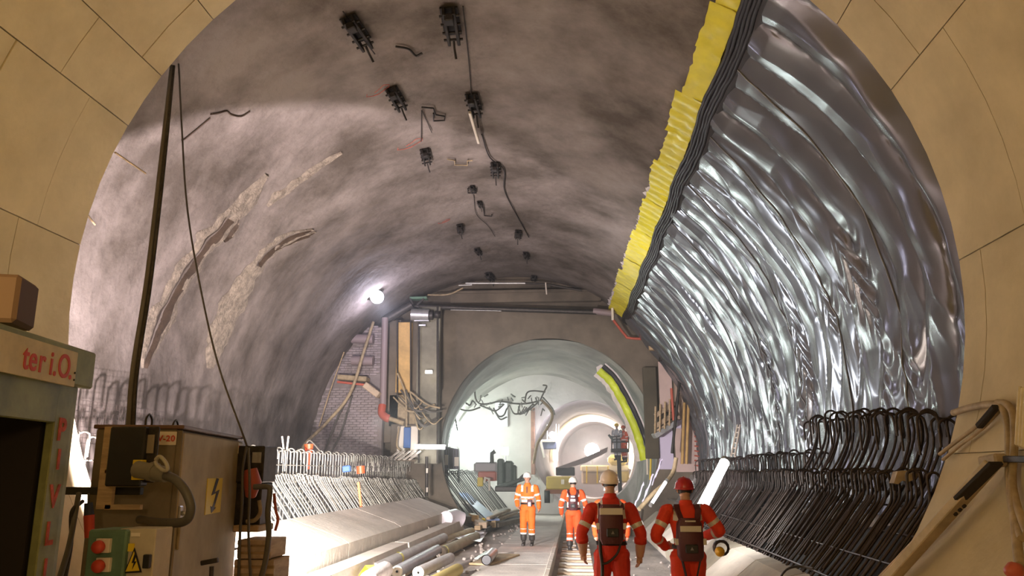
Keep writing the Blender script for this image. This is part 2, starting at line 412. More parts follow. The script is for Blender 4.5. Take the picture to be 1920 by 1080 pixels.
# right rows: dark bars curving up the invert
def curve_bar(top, lean, R, drop, L, r, m, side=-1):
    pts = [(-1.0 * lean, 0, top - L), (-0.55 * lean, 0, top - L * 0.68), (-0.16 * lean, 0, top - L * 0.38), (0, 0, top - R - 0.22)] + hook(top, 0, side, R, drop)
    return hook_bar(pts, r, m)
ru = [curve_bar(0, 0.98, 0.075 + 0.01 * k, 0.12 + 0.07 * k, 1.75, 0.0155, M_rebar, -1 if k % 2 else 1) for k in range(4)]
ys = [8.15 + 0.14 * i + random.uniform(-.06, .06) for i in range(35)]
row_of(ru, ys, lambda y, i: (3.72 + random.uniform(-.08, .04), 2.42 + 0.22 * min(1, max(0, (y - 8.5) / 2.5)) + random.uniform(-.06, .05)), 'tall dark hooked bar in front of the grey sheeting by the opening', 'tall dark hooked bars by the right edge of the opening')
ys = [12.9 + 0.23 * i + random.uniform(-.03, .03) for i in range(52)]
row_of(ru, ys, lambda y, i: (3.75, 2.18 + random.uniform(-.04, .04)), 'dark hooked bar in the upper row on the right', 'dark hooked bars of the upper right row')
rl = [curve_bar(0, 0.72, 0.06, 0.08 + 0.05 * k, 1.18, 0.0145, M_rebar, -1 if k % 2 else 1) for k in range(3)]
ys = [8.1 + 0.135 * i + random.uniform(-.03, .03) for i in range(112)]
row_of(rl, ys, lambda y, i: (3.32, 1.87 + random.uniform(-.03, .03)), 'dark curved bar in the dense lower row on the right', 'dark curved bars of the lower right row')
rows = [[Vector((2.55 + 1.75 * t + 0.01 * NZ(y, t * 5), y, 0.42 + 1.35 * t ** 1.7)) for t in (q / 12 for q in range(13))] for y in [8.05 + 18.8 * i / 60 for i in range(61)]]  # dark backing put in to darken the gaps behind the right bars
tag(MB().grid(rows).build('gap_backing', mat('gap_dark', (0.03, 0.027, 0.026), 0.55, bump=0.2, bscale=5), fix=False), 'black backing added to darken the gaps behind the curved bars along the right foot', 'sheet')
# mats behind them on the right: straight distribution bars and the dark steel mesh of the invert
b = MB()
for k in range(4):
    x, z = 3.40 - 0.26 * k, 1.50 - 0.24 * k
    b.tube([(x, 8.0, z), (x, 17, z), (x, 26.5, z)], 0.012, 5)
tag(b.build('distribution_bars', M_rebar), 'long dark bars tying the curved bars together on the right', 'rebar', kind='stuff')
b = MB()
for k in range(4): 
    x, z = -5.2 + 0.16 * k, 1.5 - 0.22 * k
    b.tube([(x, 8.2, z), (x, 27, z)], 0.01, 5)
b.tube([(-5.6, 8.2, 1.98), (-5.6, 27, 1.98)], 0.01, 5)
tag(b.build('distribution_bars', M_rebar2), 'long thin bars tying the slanting bars together on the left', 'rebar', kind='stuff')
# second tunnel, left: dark slanting bars
dk = [slant(0.0, 0.0, -1, 0.05, 1.25, -1.6, 0.1, 0.02, M_darkst)]
for i in range(30):
    y = 28.0 + 0.38 * i
    BARS.append((y, dk[0], (-4.95 + 0.02 * i, y, 1.9 + random.uniform(-.04, .04)), (0, 0, random.uniform(-.25, .25)), 'dark slanting bar beyond the column in the second tunnel', 'dark slanting bars in the second tunnel'))
# the 300 nearest bars are things of their own, the rest are one mass
BARS.sort(key=lambda q: q[0])
for y, me, loc, rot, lab, grp in BARS[:300]:
    o = bpy.data.objects.new('rebar', me); COL.objects.link(o); o.location = loc; o.rotation_euler = rot; tag(o, lab, 'rebar', grp)
bmf = bmesh.new(); mlist = []
for y, me, loc, rot, lab, grp in BARS[300:]:
    n0 = len(bmf.verts); f0 = len(bmf.faces); bmf.from_mesh(me); bmf.verts.ensure_lookup_table(); bmf.faces.ensure_lookup_table()
    M4 = Matrix.LocRotScale(Vector(loc), Matrix.Rotation(rot[2], 3, 'Z').to_quaternion(), Vector((1, 1, 1)))
    for v in bmf.verts[n0:]: v.co = M4 @ v.co
    if me.materials[0] not in mlist: mlist.append(me.materials[0])
    for f in bmf.faces[f0:]: f.material_index = mlist.index(me.materials[0])
mf = bpy.data.meshes.new('far_rebar'); bmf.to_mesh(mf); bmf.free()
for q in mlist: mf.materials.append(q)
o = bpy.data.objects.new('far_rebar', mf); COL.objects.link(o); tag(o, 'distant hooked and slanting bars along both feet of the cavern', 'rebar', kind='stuff')
# ================================================================== helpers for placed things
def atZ(px, py, Z): v = RM.T @ np.array([px - 960.0, py - 540.0, F]); return Vector(CAMP + v * (Z - CAMP[2]) / v[2])
def atX(px, py, X): v = RM.T @ np.array([px - 960.0, py - 540.0, F]); return Vector(CAMP + v * (X - CAMP[0]) / v[0])
def P(mb, name, m, parent, label=None, fix=True):
    o = child_world(mb.build(name, m, fix=fix), parent)
    if label: o['label'] = label
    return o
def solo(mb, name, m, label, cat, group=None, fix=True): return tag(mb.build(name, m, fix=fix), label, cat, group)
class Fr:                                  # local frame on the ground: u along, n outward, z up
    def __init__(s, o, u):
        s.o = Vector(o); s.u = Vector(u).normalized(); s.z = Vector((0, 0, 1)); s.n = s.u.cross(s.z).normalized()
        s.R = Matrix((s.u, s.n, s.z)).transposed()
    def p(s, a, b, c): return s.o + s.u * a + s.n * b + s.z * c
    def box(s, mb, a0, a1, b0, b1, c0, c1, mi=0, ch=0.0):
        return mb.box(s.p((a0 + a1) / 2, (b0 + b1) / 2, (c0 + c1) / 2), (abs(a1 - a0), abs(b1 - b0), abs(c1 - c0)), s.R, mi, ch)
ADV = dict(zip('ter i.OV-20PLI', (.34, .56, .38, .28, .25, .27, .76, .62, .36, .56, .56, .6, .52, .28)))
def text(body, size, m, fr, a, b, c, parent, name='letter', ext=0.002, bold=0.0, align='LEFT', sx=1.0):
    W_ = sum(ADV[q] for q in body) * size * sx; x = a - (W_ if align == 'RIGHT' else W_ / 2 if align == 'CENTER' else 0)
    for q in body:
        if q != ' ': glyph(q, size, m, fr, x, b, c, parent, name, ext, bold, 'LEFT', sx)
        x += ADV[q] * size * sx
def glyph(body, size, m, fr, a, b, c, parent, name='letter', ext=0.002, bold=0.0, align='LEFT', sx=1.0):
    cu = bpy.data.curves.new(name, 'FONT'); cu.body = body; cu.size = size; cu.extrude = ext; cu.offset = bold; cu.align_x = align
    cu.materials.append(m); o = bpy.data.objects.new(name, cu); COL.objects.link(o)
    R = Matrix((fr.u, fr.z, fr.n)).transposed()
    o.matrix_world = Matrix.Translation(fr.p(a, b, c)) @ R.to_4x4() @ Matrix.Diagonal((sx, 1, 1, 1))
    if parent is not None:
        mw = o.matrix_world.copy(); o.parent = parent
        o.matrix_parent_inverse = Matrix.LocRotScale(parent.location, parent.rotation_euler, Vector((1,) * 3)).inverted(); o.matrix_basis = mw
    return o
M_green = mat('green_enamel', (0.24, 0.26, 0.10), 0.5, var=0.35, scale=4, bump=0.05)
M_greenl = mat('green_enamel_pale', (0.30, 0.32, 0.16), 0.5, var=0.3, scale=5)
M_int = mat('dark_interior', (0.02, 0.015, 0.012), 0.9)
M_sign = mat('sign_cream', (0.62, 0.53, 0.33), 0.6, var=0.15, scale=8)
M_red = mat('sign_red', (0.55, 0.06, 0.03), 0.6)
M_graf = mat('graffiti_red', (0.60, 0.10, 0.06), 0.7, var=0.5, scale=14)
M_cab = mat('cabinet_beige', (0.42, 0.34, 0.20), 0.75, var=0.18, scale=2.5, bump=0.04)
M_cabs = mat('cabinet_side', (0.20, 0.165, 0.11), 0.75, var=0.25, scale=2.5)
M_labw = mat('label_white', (0.74, 0.67, 0.56), 0.6)
M_sigy = mat('warning_yellow', (0.75, 0.55, 0.03), 0.5)
M_teal = mat('teal_green', (0.13, 0.24, 0.16), 0.5, var=0.2, scale=6)
M_off = mat('offwhite_box', (0.52, 0.46, 0.34), 0.5, var=0.15, scale=6)
M_cabl = mat('grey_cable', (0.10, 0.09, 0.075), 0.5)
M_hose = mat('dusty_hose', (0.38, 0.29, 0.17), 0.7, var=0.3, scale=8)
M_plug = mat('plug_grey', (0.22, 0.20, 0.15), 0.5)
M_orange = mat('orange_plastic', (0.55, 0.07, 0.015), 0.5)
M_blue = mat('blue_sheet', (0.05, 0.13, 0.34), 0.5)
M_galv = mat('galvanised', (0.50, 0.50, 0.48), 0.35, metal=0.6, var=0.2, scale=6)
M_brick = mat('brick_mauve', (0.36, 0.30, 0.30), 0.85, var=0.3, scale=3)
M_mort = mat('mortar', (0.26, 0.22, 0.21), 0.95, var=0.2, scale=3)
M_pipe = mat('mauve_pipe', (0.26, 0.20, 0.20), 0.5)
M_redp = mat('red_elbow', (0.45, 0.09, 0.05), 0.5)
def glow(name, col, s): return mat(name, col, 0.5, emit=col, es=s)

# ---- unseen floodlight mast behind the beige cabinet, plate added to block its downward light
fd = thing('flood_light', 'unseen floodlight mast behind the beige cabinet, with a plate added to block light below', 'lamp', (-3.85, 8.45, 0.5))
P(MB().box((-3.85, 8.50, 1.06), (0.55, 0.55, 0.02), ch=0.004), 'light_block_plate', M_black, fd)
P(MB().tube([(-3.85, 8.45, 0.5), (-3.85, 8.45, 1.05)], 0.03, 8), 'mast', M_darkst, fd)
# ================================================================== LEFT FOREGROUND
# ---- green steel shed with the sign
A = atZ(24, 623, 2.55); B = atZ(158, 664, 2.55)
fs = Fr((B.x, B.y, 0), (B.x - A.x, B.y - A.y, 0))
fs = Fr(fs.o, fs.u)
shed = thing('tool_shed', 'green steel shed with an open dark doorway and cream sign, left of the cabinets', 'shed', fs.p(-0.5, -0.4, 0))
L = 2.6
b = MB(); fs.box(b, -L, 0.02, -0.95, 0.03, 2.40, 2.55, ch=0.008); fs.box(b, -L, 0.03, 0.0, 0.06, 2.34, 2.56, ch=0.01); P(b, 'roof', M_green, shed)
b = MB(); fs.box(b, -L, -0.28, -0.02, 0.02, 2.12, 2.34, ch=0.006); P(b, 'lintel', M_green, shed)
b = MB(); fs.box(b, -0.29, -0.10, -0.03, 0.02, 0, 2.34, ch=0.006); P(b, 'door_post', M_green, shed)
b = MB(); fs.box(b, -0.10, -0.02, -0.9, 0.0, 0, 2.40, ch=0.006); P(b, 'end_panel', M_greenl, shed)
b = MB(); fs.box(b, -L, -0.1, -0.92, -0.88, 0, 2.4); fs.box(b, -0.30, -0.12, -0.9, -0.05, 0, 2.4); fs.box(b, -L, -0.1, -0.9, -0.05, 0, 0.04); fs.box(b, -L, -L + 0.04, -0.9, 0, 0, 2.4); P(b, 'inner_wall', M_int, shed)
b = MB(); fs.box(b, -1.5, -0.235, 0.062, 0.078, 2.325, 2.525, ch=0.003); sg = P(b, 'sign', M_sign, shed)
text('ter i.O.', 0.185, M_red, fs, -0.275, 0.080, 2.365, shed, bold=0.0022, align='RIGHT', sx=0.92)
b = MB()
for z in (2.365, 2.405): b.lathe([(0, 0), (0.006, 0), (0.006, 0.004), (0, 0.005)], fs.p(-0.253, 0.078, z), fs.n, 8)
P(b, 'sign_screw', M_int, shed)
for ch, z, s in (('P', 2.10, .17), ('I', 1.94, .15), ('V', 1.73, .17), ('L', 1.53, .17), ('I', 1.36, .13), ('I', 1.2, .13)):
    text(ch, s, M_graf, fs, -0.195, 0.0225, z - 0.07, shed, name='painted_letter', bold=0.006, align='CENTER')
# brown box lying on the shed roof
b = MB(); b.box(at(-28, 566, 4.0), (0.42, 0.3, 0.26), Matrix.Rotation(0.3, 3, 'Z'), ch=0.02)
bx = solo(b, 'wooden_box', mat('brown_box', (0.12, 0.065, 0.035), 0.8), 'dull brown box lying on the roof of the green shed', 'box')

# ---- big electrical cabinet
B1 = atZ(341, 802, 2.18); C1 = atZ(454, 823, 2.18)
fc = Fr((B1.x, B1.y, 0), (C1.x - B1.x, C1.y - B1.y, 0)); W = (C1 - B1).length
cabn = thing('electrical_cabinet', 'tall beige electrical cabinet with a yellow lightning sign on its door', 'cabinet', fc.p(W / 2, -0.25, 0.0))
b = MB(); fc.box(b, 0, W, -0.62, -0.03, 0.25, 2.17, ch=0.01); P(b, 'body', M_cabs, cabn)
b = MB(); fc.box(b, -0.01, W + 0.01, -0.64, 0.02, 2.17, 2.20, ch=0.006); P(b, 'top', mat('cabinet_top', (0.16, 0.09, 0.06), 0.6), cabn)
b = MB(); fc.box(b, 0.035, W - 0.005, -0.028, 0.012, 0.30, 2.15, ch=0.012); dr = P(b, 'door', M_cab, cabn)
b = MB(); fc.box(b, 0.0, 0.02, -0.03, 0.01, 0.26, 2.16, ch=0.004); P(b, 'hinge_strip', M_cabs, cabn)
b = MB(); fc.box(b, 0.05, 0.13, 0.012, 0.03, 1.48, 1.60, ch=0.008); b.lathe([(0, 0), (0.018, 0), (0.018, 0.03), (0.010, 0.035), (0, 0.035)], fc.p(0.095, 0.03, 1.545), fc.n, 12); P(b, 'lock', M_galv, cabn)
b = MB(); fc.box(b, 0.07, 0.10, 0.012, 0.035, 1.28, 1.46, ch=0.008); P(b, 'handle', M_cab, cabn)
b = MB()
for z in (0.6, 1.95): fc.box(b, W - 0.03, W + 0.012, 0.0, 0.03, z, z + 0.08, ch=0.004)
P(b, 'hinge', M_cabs, cabn)
for a in (0.1, 0.8):
    b = MB(); b.tube(smooth_path([fc.p(a, -0.3, 2.19), fc.p(a, -0.3, 2.25), fc.p(a + 0.07, -0.3, 2.29), fc.p(a + 0.14, -0.3, 2.25), fc.p(a + 0.14, -0.3, 2.19)], 4), 0.009, 6); P(b, 'lifting_eye', M_darkst, cabn)
b = MB(); fc.box(b, 0.0, W, -0.6, -0.02, 0.0, 0.24, ch=0.01); P(b, 'plinth', M_darkst, cabn)
def on(frame, px, py):                      # (a, c) on the frame's front plane
    v = RM.T @ np.array([px - 960.0, py - 540.0, F]); v = Vector(v); o = frame.o - Vector(CAMP); t = frame.n.dot(o) / frame.n.dot(v)
    p = Vector(CAMP) + v * t - frame.o; return p.dot(frame.u), p.z
a0, c0 = on(fc, 386, 897); a1, c1 = on(fc, 409, 960)
b = MB(); fc.box(b, a0, a1, 0.012, 0.018, c1, c0); sgn = P(b, 'warning_sign', M_sigy, cabn)
def flat_poly(fr, pts, b0, th): return [fr.p(a, b0, c) for a, c in pts], fr.n * th
w_, h_ = a1 - a0, c0 - c1
bolt = [(0.55, 1.0), (0.30, 0.52), (0.62, 0.58), (0.42, 0.18), (0.30, 0.22), (0.38, 0.02), (0.66, 0.16), (0.54, 0.17), (0.82, 0.66), (0.50, 0.60), (0.72, 0.98)]
pl, hh = flat_poly(fc, [(a0 + x * w_, c1 + y * h_) for x, y in bolt], 0.018, 0.003); P(MB().prism(pl, hh), 'lightning_mark', M_black, cabn)
fl = Fr(fc.p(0, 0, 0), -fc.n)              # side face frame, facing the camera
fl.n = -fc.u; fl.R = Matrix((fl.u, fl.n, fl.z)).transposed()
fl = Fr(fc.p(0.0, -0.62, 0), fc.n)
la0, lc0 = 0.40, 2.13
b = MB(); fl.box(b, 0.445, 0.589, 0.0, 0.006, 2.05, 2.15); P(b, 'name_label', M_labw, cabn)
text('V-20', 0.062, M_red, fl, 0.453, 0.008, 2.078, cabn, bold=0.0015)
b = MB(); fc.box(b, W - 0.21, W - 0.02, 0.012, 0.016, 2.03, 2.13); P(b, 'name_label', M_labw, cabn)
text('V-20', 0.080, M_red, fc, W - 0.20, 0.018, 2.05, cabn, bold=0.003)

# ---- black socket box with the large plug
def pbox(px0, py0, px1, py1, Y, d, mb, mi=0, ch=0.01, rz=0.0):
    a, c = at(px0, py0, Y), at(px1, py1, Y); ce = (a + c) / 2; ce.y += d / 2
    return mb.box(ce, (abs(c.x - a.x), d, abs(a.z - c.z)), Matrix.Rotation(rz, 3, 'Z') if rz else None, mi, ch)
sk = thing('socket_box', 'black socket box with grey plug and thick cable, left of the tall cabinet', 'socket box', at(255, 860, 5.55))
P(pbox(207, 800, 262, 912, 5.45, 0.10, MB()), 'housing', M_black, sk)
P(pbox(256, 800, 288, 905, 5.50, 0.03, MB()), 'lid', M_darkst, sk)
P(pbox(260, 815, 286, 850, 5.49, 0.02, MB(), ch=0.002), 'rating_plate', mat('dull_plate', (0.33, 0.28, 0.20), 0.4), sk)
P(pbox(249, 862, 263, 900, 5.42, 0.06, MB(), ch=0.004), 'socket_flange', M_sigy, sk)
P(MB().tube([at(258, 880, 5.35), at(300, 888, 5.28), at(312, 892, 5.26)], [0.058, 0.055, 0.045], 14), 'plug', M_plug, sk)
P(MB().tube([at(282, 884, 5.31), at(292, 886, 5.30)], 0.064, 14), 'plug_ring', M_plug, sk)
P(MB().tube(smooth_path([at(292, 862, 5.22), at(300, 856, 5.2), at(311, 868, 5.18), at(314, 880, 5.18), at(306, 882, 5.2), at(294, 872, 5.22), at(291, 864, 5.22)], 4), 0.013, 6), 'flap_ring', mat('flap_grey', (0.42, 0.38, 0.28), 0.5), sk)
P(MB().tube(smooth_path([at(308, 891, 5.26), at(330, 900, 5.2), at(350, 925, 5.15), at(358, 955, 5.15), at(345, 978, 5.2), at(300, 980, 5.4), at(262, 974, 5.75)], 6), [0.030] * 37, 10), 'lead', M_cabl, sk)
# ---- frame of angle steel carrying it
fr_ = thing('angle_frame', 'rusty angle-steel frame around the black socket box', 'frame', at(200, 950, 5.6))
for q in ((196, 800, 207, 955), (196, 946, 262, 956), (196, 880, 262, 888)):
    P(pbox(*q, 5.62, 0.04, MB(), ch=0.003), 'rail', M_wood, fr_)
solo(pbox(112, 913, 262, 928, 5.7, 0.05, MB(), ch=0.004), 'steel_rail', M_black, 'black horizontal steel rail between shed and cabinet', 'rail')
# hanging plug
hp = thing('hanging_plug', 'blue and red industrial plug hanging from the black rail', 'plug', at(168, 1010, 5.5))
P(MB().tube([at(166, 925, 5.5), at(166, 945, 5.5)], 0.008, 6), 'cord', M_cabl, hp)
P(MB().tube([at(166, 943, 5.5), at(167, 966, 5.5)], [0.028, 0.034], 10), 'collar', mat('navy', (0.03, 0.04, 0.08), 0.5), hp)
P(MB().tube([at(167, 966, 5.5), at(168, 1008, 5.5)], [0.036, 0.032], 10), 'plug_body', M_red, hp)
# ---- small control box, green side and pale door
cb = thing('control_box', 'small green and off-white switch box with two red buttons and a warning triangle', 'switch box', at(222, 1080, 4.7))
P(pbox(166, 993, 225, 1120, 4.6, 0.25, MB()), 'housing', M_teal, cb)
P(pbox(225, 991, 281, 1120, 4.64, 0.2, MB(), ch=0.006), 'door', M_off, cb)
P(pbox(268, 1040, 278, 1066, 4.60, 0.03, MB(), ch=0.004), 'latch', M_black, cb)
P(pbox(246, 999, 262, 1006, 4.63, 0.008, MB(), ch=0.0), 'name_plate', M_labw, cb)
P(pbox(229, 1019, 250, 1034, 4.63, 0.008, MB(), ch=0.0), 'yellow_tag', M_sigy, cb)
for y0 in (1010, 1046):
    P(pbox(180, y0, 203, y0 + 27, 4.57, 0.03, MB(), ch=0.003), 'button_plate', M_labw, cb)
    c = at(188, y0 + 15, 4.56); P(MB().lathe([(0, 0), (0.030, 0), (0.036, 0.012), (0.036, 0.03), (0.028, 0.045), (0, 0.048)], c, (0, -1, 0), 16), 'button', M_red, cb)
tri = [at(x, y, 4.632) for x, y in ((253, 1027), (266, 1073), (233, 1075))]
P(MB().prism(tri, (0, -0.006, 0)), 'warning_triangle', M_black, cb)
cen = sum(tri, Vector()) / 3; P(MB().prism([cen + (t - cen) * 0.78 + Vector((0, -0.006, 0)) for t in tri], (0, -0.003, 0)), 'triangle_field', M_sigy, cb)
P(MB().prism([at(x, y, 4.622) for x, y in ((253, 1038), (247, 1056), (251, 1055), (248, 1068), (256, 1052), (252, 1053), (256, 1040))], (0, -0.003, 0)), 'lightning_mark', M_black, cb)
# hand lever at the foot of the cabinet
lv = thing('hammer', 'dark short-handled hammer standing before the beige cabinet door', 'hammer', at(394, 1080, 6.0))
P(MB().tube([at(397, 1062, 6.0), at(395, 1110, 6.0)], 0.017, 8), 'handle', M_darkst, lv)
P(MB().bar(at(377, 1056, 6.0), at(409, 1050, 6.0), 0.035, 0.035, ch=0.006), 'hammer_head', M_darkst, lv)
# ---- transformer unit behind the cabinet
tu = thing('pump_unit', 'dark battered pump unit with hoses standing right behind the beige cabinet', 'pump', at(465, 1000, 8.1))
P(pbox(438, 836, 492, 905, 7.9, 0.35, MB()), 'housing', M_darkst, tu)
P(pbox(473, 848, 488, 868, 7.88, 0.03, MB(), ch=0.003), 'gauge_window', M_galv, tu)
P(pbox(440, 905, 486, 985, 7.95, 0.3, MB()), 'motor_block', M_darkst, tu)
P(MB().tube([at(470, 880, 7.7), at(474, 905, 7.7), at(470, 930, 7.75)], [0.06, 0.085, 0.05], 12), 'valve', M_redp, tu)
P(MB().tube(smooth_path([at(486, 938, 7.7), at(488, 960, 7.7), at(478, 975, 7.7), at(462, 978, 7.7)], 5), 0.02, 8), 'pipe_loop', M_hose, tu)
P(pbox(436, 985, 484, 998, 7.85, 0.4, MB()), 'base_rail', M_wood, tu)
P(MB().tube(smooth_path([at(447, 1090, 7.6), at(450, 1000, 7.6), at(454, 940, 7.6), at(455, 880, 7.6), at(462, 838, 7.7)], 5), 0.014, 6), 'cable_drop', M_cabl, tu)
P(MB().tube(smooth_path([at(470, 1090, 7.5), at(466, 1000, 7.5), at(468, 920, 7.5), at(466, 840, 7.6)], 5), 0.013, 6), 'cable_drop', M_cabl, tu)
hs = cable('bent_hose', [at(476, 913, 7.5), at(503, 913, 7.5), at(506, 925, 7.5), at(502, 960, 7.5), at(504, 1000, 7.4), at(498, 1050, 7.3), at(486, 1095, 7.2)], 0.026, M_cabl, 'thick dark hose bending down in front of the blown-out floor', 'hose', n=8)
cable('torn_strap', [at(514, 925, 8.0), at(517, 955, 8.0), at(521, 975, 8.0), at(516, 995, 8.0)], 0.016, M_redp, 'rust-red torn strap hanging beside the slanting bars', 'strap')
for k, (q, lab) in enumerate((((446, 1012, 506, 1048), 'pale wooden crate, upper of the two beside the beige cabinet'), ((440, 1049, 512, 1092), 'pale wooden crate, lower of the two beside the beige cabinet'))):
    cr = thing('wooden_crate', lab, 'crate', at((q[0] + q[2]) / 2, q[3], 7.7), group='crates beside the cabinet')
    P(pbox(*q, 7.75, 0.42, MB(), ch=0.006), 'crate_core', M_wood, cr)
    for f_ in (0, 0.36, 0.72):
        y0 = q[1] + (q[3] - q[1]) * f_ + 1; P(pbox(q[0] - 1, y0, q[2] + 1, y0 + (q[3] - q[1]) * 0.25, 7.73, 0.02, MB(), ch=0.002), 'board', M_plank, cr)
# hanging cables at the left of the opening
mc = MB(); cable('power_cable', [at(322, 124, 8.3), at(302, 300, 7.8), at(276, 520, 7.2), at(250, 690, 6.7), at(241, 800, 6.4)], 0.024, M_cabl, 'thick dark cable hanging from the opening to the socket box, left of its twin', n=8, group='twin hanging cables')
cable('power_cable', [at(326, 124, 8.3), at(309, 300, 7.8), at(284, 520, 7.2), at(258, 690, 6.7), at(250, 800, 6.4)], 0.017, M_darkst, 'thinner dark cable hanging right beside the thick one', n=8, group='twin hanging cables')
cable('thin_cable', [at(335, 120, 9.2), at(341, 240, 9.0), at(350, 380, 8.8), at(372, 520, 8.6), at(408, 680, 8.3), at(463, 836, 8.0)], 0.012, M_cabl, 'thin dark cable curving down across the left wall', n=6)
for (x0, y0, x1, y1) in ((216, 286, 273, 325), (163, 402, 178, 421)):
    solo(MB().tube([at(x0, y0, 8.1), at(x1, y1, 9.1)], 0.012, 6), 'anchor_rod', M_wood, 'short rusty rod sticking out at the left edge of the opening, %s one' % ('upper' if y0 < 300 else 'lower'), 'rod', 'rods at the left edge of the opening')
cable('lead', [at(148, 925, 5.4), at(140, 970, 5.3), at(128, 1030, 5.1), at(108, 1095, 4.9)], 0.018, M_cabl, 'dark lead drooping from the black rail beside the shed', n=8)
cable('lead', [at(155, 940, 5.45), at(135, 960, 5.3), at(133, 1020, 5.3), at(120, 1095, 5.2)], 0.014, M_darkst, 'thinner dark lead behind the first beside the shed')
# wire mesh fence behind the near bars
b = MB(); Yf0, Yf1, zf0, zf1 = 8.3, 11.6, 2.2, 2.72
for i in range(45):
    y = Yf0 + (Yf1 - Yf0) * i / 44; b.tube([(-6.1, y, zf0), (-6.1, y, zf1)], 0.0028, 3, cap=False)
for i in range(9):
    z = zf0 + (zf1 - zf0) * i / 8; b.tube([(-6.1, Yf0, z), (-6.1, Yf1, z)], 0.0028, 3, cap=False)
solo(b, 'wire_mesh', M_rebar, 'fine welded wire mesh standing behind the near left bars', 'mesh')

# ================================================================== CAVERN CEILING: anchors, wires
def cav_frame(px, py):
    Y, d = hit(px, py); p = spt(Y, d, vn(Y, d * 0.1, 0)); cx, cz, r = sec(Y); inw = Vector((cx - p.x, 0, cz - p.z)).normalized(); return p, inw, Y, d
M_anch = mat('anchor_steel', (0.035, 0.03, 0.027), 0.55, metal=0.4, var=0.4, scale=10)
def make_anchor():
    t = thing('ceiling_anchor', 'x', 'anchor', (0, 0, 0))
    b = MB(); b.box((0, 0, -0.012), (0.20, 0.55, 0.024), ch=0.004); b.build('plate', M_anch, t)
    for s in (-1, 1):
        b = MB(); b.box((s * 0.055, 0.02, -0.075), (0.035, 0.66, 0.10), ch=0.006); b.build('channel', M_anch, t)
    for y in (-0.22, -0.05, 0.12, 0.27): MB().tube([(-0.11, y, -0.085), (0.11, y, -0.085)], 0.016, 6).build('cross_bolt', M_anch, t)
    b = MB(); b.tube([(0, 0.28, -0.06), (0, 0.34, -0.15), (0.01, 0.40, -0.26)], 0.014, 6); b.build('pin', M_anch, t)
    b = MB(); b.box((0.0, -0.24, -0.14), (0.10, 0.12, 0.09), ch=0.01); b.build('clamp', M_anch, t)
    return t
anch = make_anchor()
spots = [(664, 45, 1.25, 'uppermost, top left'), (845, 32, 1.35, 'uppermost, top middle'), (741, 178, 1.15, 'left row, above the shade line'), (888, 190, 1.2, 'with a pale bar, on the shade line'),
         (797, 287, 1.0, 'left row, just below the shade line'), (929, 310, 1.05, 'middle row, where the loose wire ends'), (862, 424, 0.9, 'left row beside a red mark'), (972, 434, 0.95, 'right row at the wire end'),
         (896, 468, 0.85, 'left of a small pair'), (987, 475, 0.85, 'right of a small pair'), (918, 513, 1.15, 'above the bright rod, left'), (1001, 521, 1.0, 'above the bright rod, right'), (886, 353, 0.6, 'small, middle of the crown'), (900, 380, 0.6, 'small, just beyond another small one')]
for i, (px, py, s, where) in enumerate(spots):
    p, inw, Y, d = cav_frame(px, py); o = anch if i == 0 else copy_tree(anch)
    o.location = p + inw * 0.03; R = Matrix((Vector((0, 1, 0)).cross(-inw), Vector((0, 1, 0)), -inw)).transposed()
    o.rotation_euler = (R @ Matrix.Rotation(random.uniform(-.12, .12), 3, 'Z')).to_euler(); o.scale = (s, s, s)
    tag(o, 'dark steel anchor bracket on the vault, ' + where, 'anchor', 'anchor brackets along the vault')
def on_vault(pts, off): 
    out = []
    for px, py in pts:
        p, inw, Y, d = cav_frame(px, py); out.append(p + inw * off)
    return out
p = on_vault([(880, 193), (897, 246)], 0.22); solo(MB().bar(p[0], p[1], 0.05, 0.06, ch=0.008), 'tube_fitting', M_labw, 'unlit pale tube fitting hanging at an anchor on the shade line', 'lamp')
for pts, r_, lab in (([(868, 5), (878, 100), (884, 180)], 0.009, 'thin wire along the crown above the shade line'), ([(903, 245), (918, 290), (945, 312), (946, 352), (965, 392), (992, 442)], 0.014, 'dark wire dangling along the crown in a zigzag'),
                   ([(700, 92), (660, 40), (640, 12)], 0.010, 'thin wire at the uppermost left anchor'), ([(790, 205), (789, 262)], 0.008, 'short wire left of the small square bracket'), ([(791, 205), (809, 245)], 0.008, 'short slanting wire under the small square bracket'),
                   ([(740, 78), (764, 82), (778, 96), (790, 92)], 0.018, 'bent dark bar end sticking out of the crown'), ([(888, 365), (893, 400), (915, 420), (928, 440)], 0.008, 'fine wire between the two small anchors')):
    cable('wire', on_vault(pts, 0.05), r_, M_anch, lab, 'wire')
for q, lab in (([(790, 198), (812, 200), (816, 210), (833, 213), (833, 220), (812, 221), (812, 208)], 'small dark square bracket on the shade line'), ([(838, 295), (852, 297), (852, 306), (876, 306), (876, 297), (886, 296)], 'small pale u-shaped bracket on the crown'),
               ([(877, 352), (893, 352), (893, 359), (877, 359), (877, 352)], 'tiny square bracket among the small anchors'), ([(906, 385), (908, 402), (922, 402), (922, 399)], 'tiny hooked bracket among the small anchors')):
    solo(MB().tube(on_vault(q, 0.06), 0.016, 6), 'wall_bracket', M_anch if 'pale' not in lab else M_hose, lab, 'bracket')
# red survey marks on the vault (flat paint)
for (px, py, s) in ((768, 268, 0.5), (832, 412, 0.3), (708, 168, 0.4)):
    c, inw, Y, d = cav_frame(px, py); pts = [c + inw * 0.035 + Vector((0, 1, 0)).cross(inw) * (s * 0.5 * math.cos(t) * (1 + .3 * math.sin(3 * t))) + Vector((0, 1, 0)) * s * 0.3 * math.sin(t * 1.3) for t in [q * 0.5 for q in range(11)]]
    solo(MB().tube(pts, 0.006, 4), 'survey_mark', M_graf, 'scrawled red survey mark on the vault, %s' % ('beside the left anchor row' if s == .5 else 'small one further in' if s == .3 else 'faint one by the upper anchor'), 'mark', 'red survey marks')
